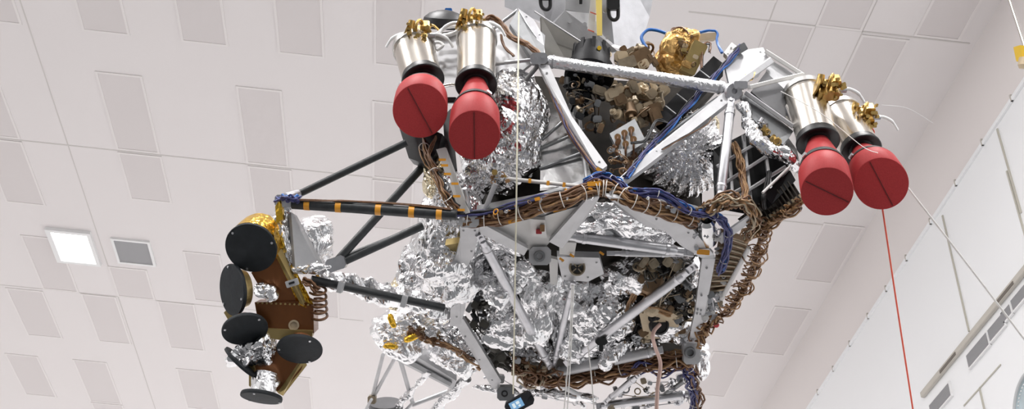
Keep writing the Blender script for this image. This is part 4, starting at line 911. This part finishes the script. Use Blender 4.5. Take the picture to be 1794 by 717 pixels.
line('fill_hose', 'pink', [P(1156, 569, 6.15), P(1146, 580, 6.1), P(1144, 594, 6.1), P(1149, 612, 6.15), P(1157, 638, 6.2), P(1152, 680, 6.2), P(1150, 724, 6.2)], .011, 'pale pink hose hanging from the round black port', 'hose')
line('red_cord', 'cordr', [P(1546, 366, 5.5), P(1572, 540, 5.5), P(1600, 722, 5.5)], .0042, 'thin red cord hanging below the rightmost red cover', 'cord')
line('guide_line', 'cordw', [P(1588, 326, 5.6), P(1700, 470, 5.6), P(1800, 602, 5.6)], .0058, 'white guide line stretching from the rightmost engine to the lower right', 'line')
line('guide_line', 'cordw', [P(1368, 160, 5.6), P(1440, 200, 5.5), P(1510, 256, 5.42), P(1538, 268, 5.36)], .0018, 'fine pale line running across the front of the right pair of engines', 'line')
line('guide_line', 'hose', [P(1545, 184, 5.9), P(1590, 190, 5.9), P(1635, 216, 5.9)], .0012, 'fine clear line trailing in the air right of the valves', 'line')
bundle('red_lead', ['cordr'], e4[0], [P(1522, 218, 5.85), P(1530, 232, 5.85), P(1526, 244, 5.83)], 3, .006, .004, 68)
# handset held up at the bottom edge
hp = empty('handset', P(915, 705, 6.2)); tag(hp, 'black handset with a lit blue screen tilted at the bottom edge', 'handset')
a = math.radians(-28); U = CR*math.cos(a)+CD*math.sin(a); V = CD*math.cos(a)-CR*math.sin(a)
MB().rbox(P(910, 706, 6.2), px(52, 6.2), px(24, 6.2), .05, (U, V, CF), .22).build('body', 'rubber', hp)
MB().rbox(P(931, 697, 6.19), px(7, 6.2), px(7, 6.2), .05, (U, V, CF), .3).build('button', 'black', hp)
MB().box(P(905, 709, 6.17), px(24, 6.2), px(15, 6.2), .006, (U, V, CF)).build('screen', 'screen', hp)
for k, (dx, dy, w, h) in enumerate(((-5, 0, 5, 8), (3, -2, 6, 5), (4, 4, 4, 3))): MB().box(P(905, 709, 6.164)+U*px(dx, 6.2)+V*px(dy, 6.2), px(w, 6.2), px(h, 6.2), .003, (U, V, CF)).build('screen_icon', 'screenw', hp)

# ================================================================== light
w = bpy.data.worlds.new('world'); SC.world = w; w.use_nodes = True
bg = w.node_tree.nodes['Background']; bg.inputs[0].default_value = (.95, .92, .91, 1); bg.inputs[1].default_value = .45
def lamp(name, loc, size, energy, rot=(0, 0, 0)):
    l = bpy.data.lights.new(name, 'AREA'); l.shape = 'RECTANGLE'; l.size, l.size_y = size; l.energy = energy; l.color = (1, .985, .98)
    o = bpy.data.objects.new(name, l); o.location = loc; o.rotation_euler = rot; COL.objects.link(o); return o
for x in (-12, -7, -2, 3):
    for y in (-9, -3, 3): lamp('unseen_hall_lamp', (x, y, ZC-.1), (1.3, 1.3), 420)  # unseen ceiling lamps, added to light the floor and its bounce
for x, e_ in ((-12, 420), (-7, 480), (-2, 620), (3, 800)): lamp('unseen_hall_lamp', (x, 25.5, ZC-.1), (1.3, 1.3), e_)  # unseen far row, added and strengthened to brighten the far ceiling
MB().box(Vector((-5, -12.1, 5.8)), 22.2, .2, 11.8).build('wall_back', 'backwall', kind='structure')
SC.cycles.use_denoising = True
SC.cycles.max_bounces = 6
vs_ = SC.view_settings; vs_.view_transform = 'Standard'; vs_.look = 'None'; vs_.exposure = -.27; vs_.gamma = 1; vs_.use_curve_mapping = False
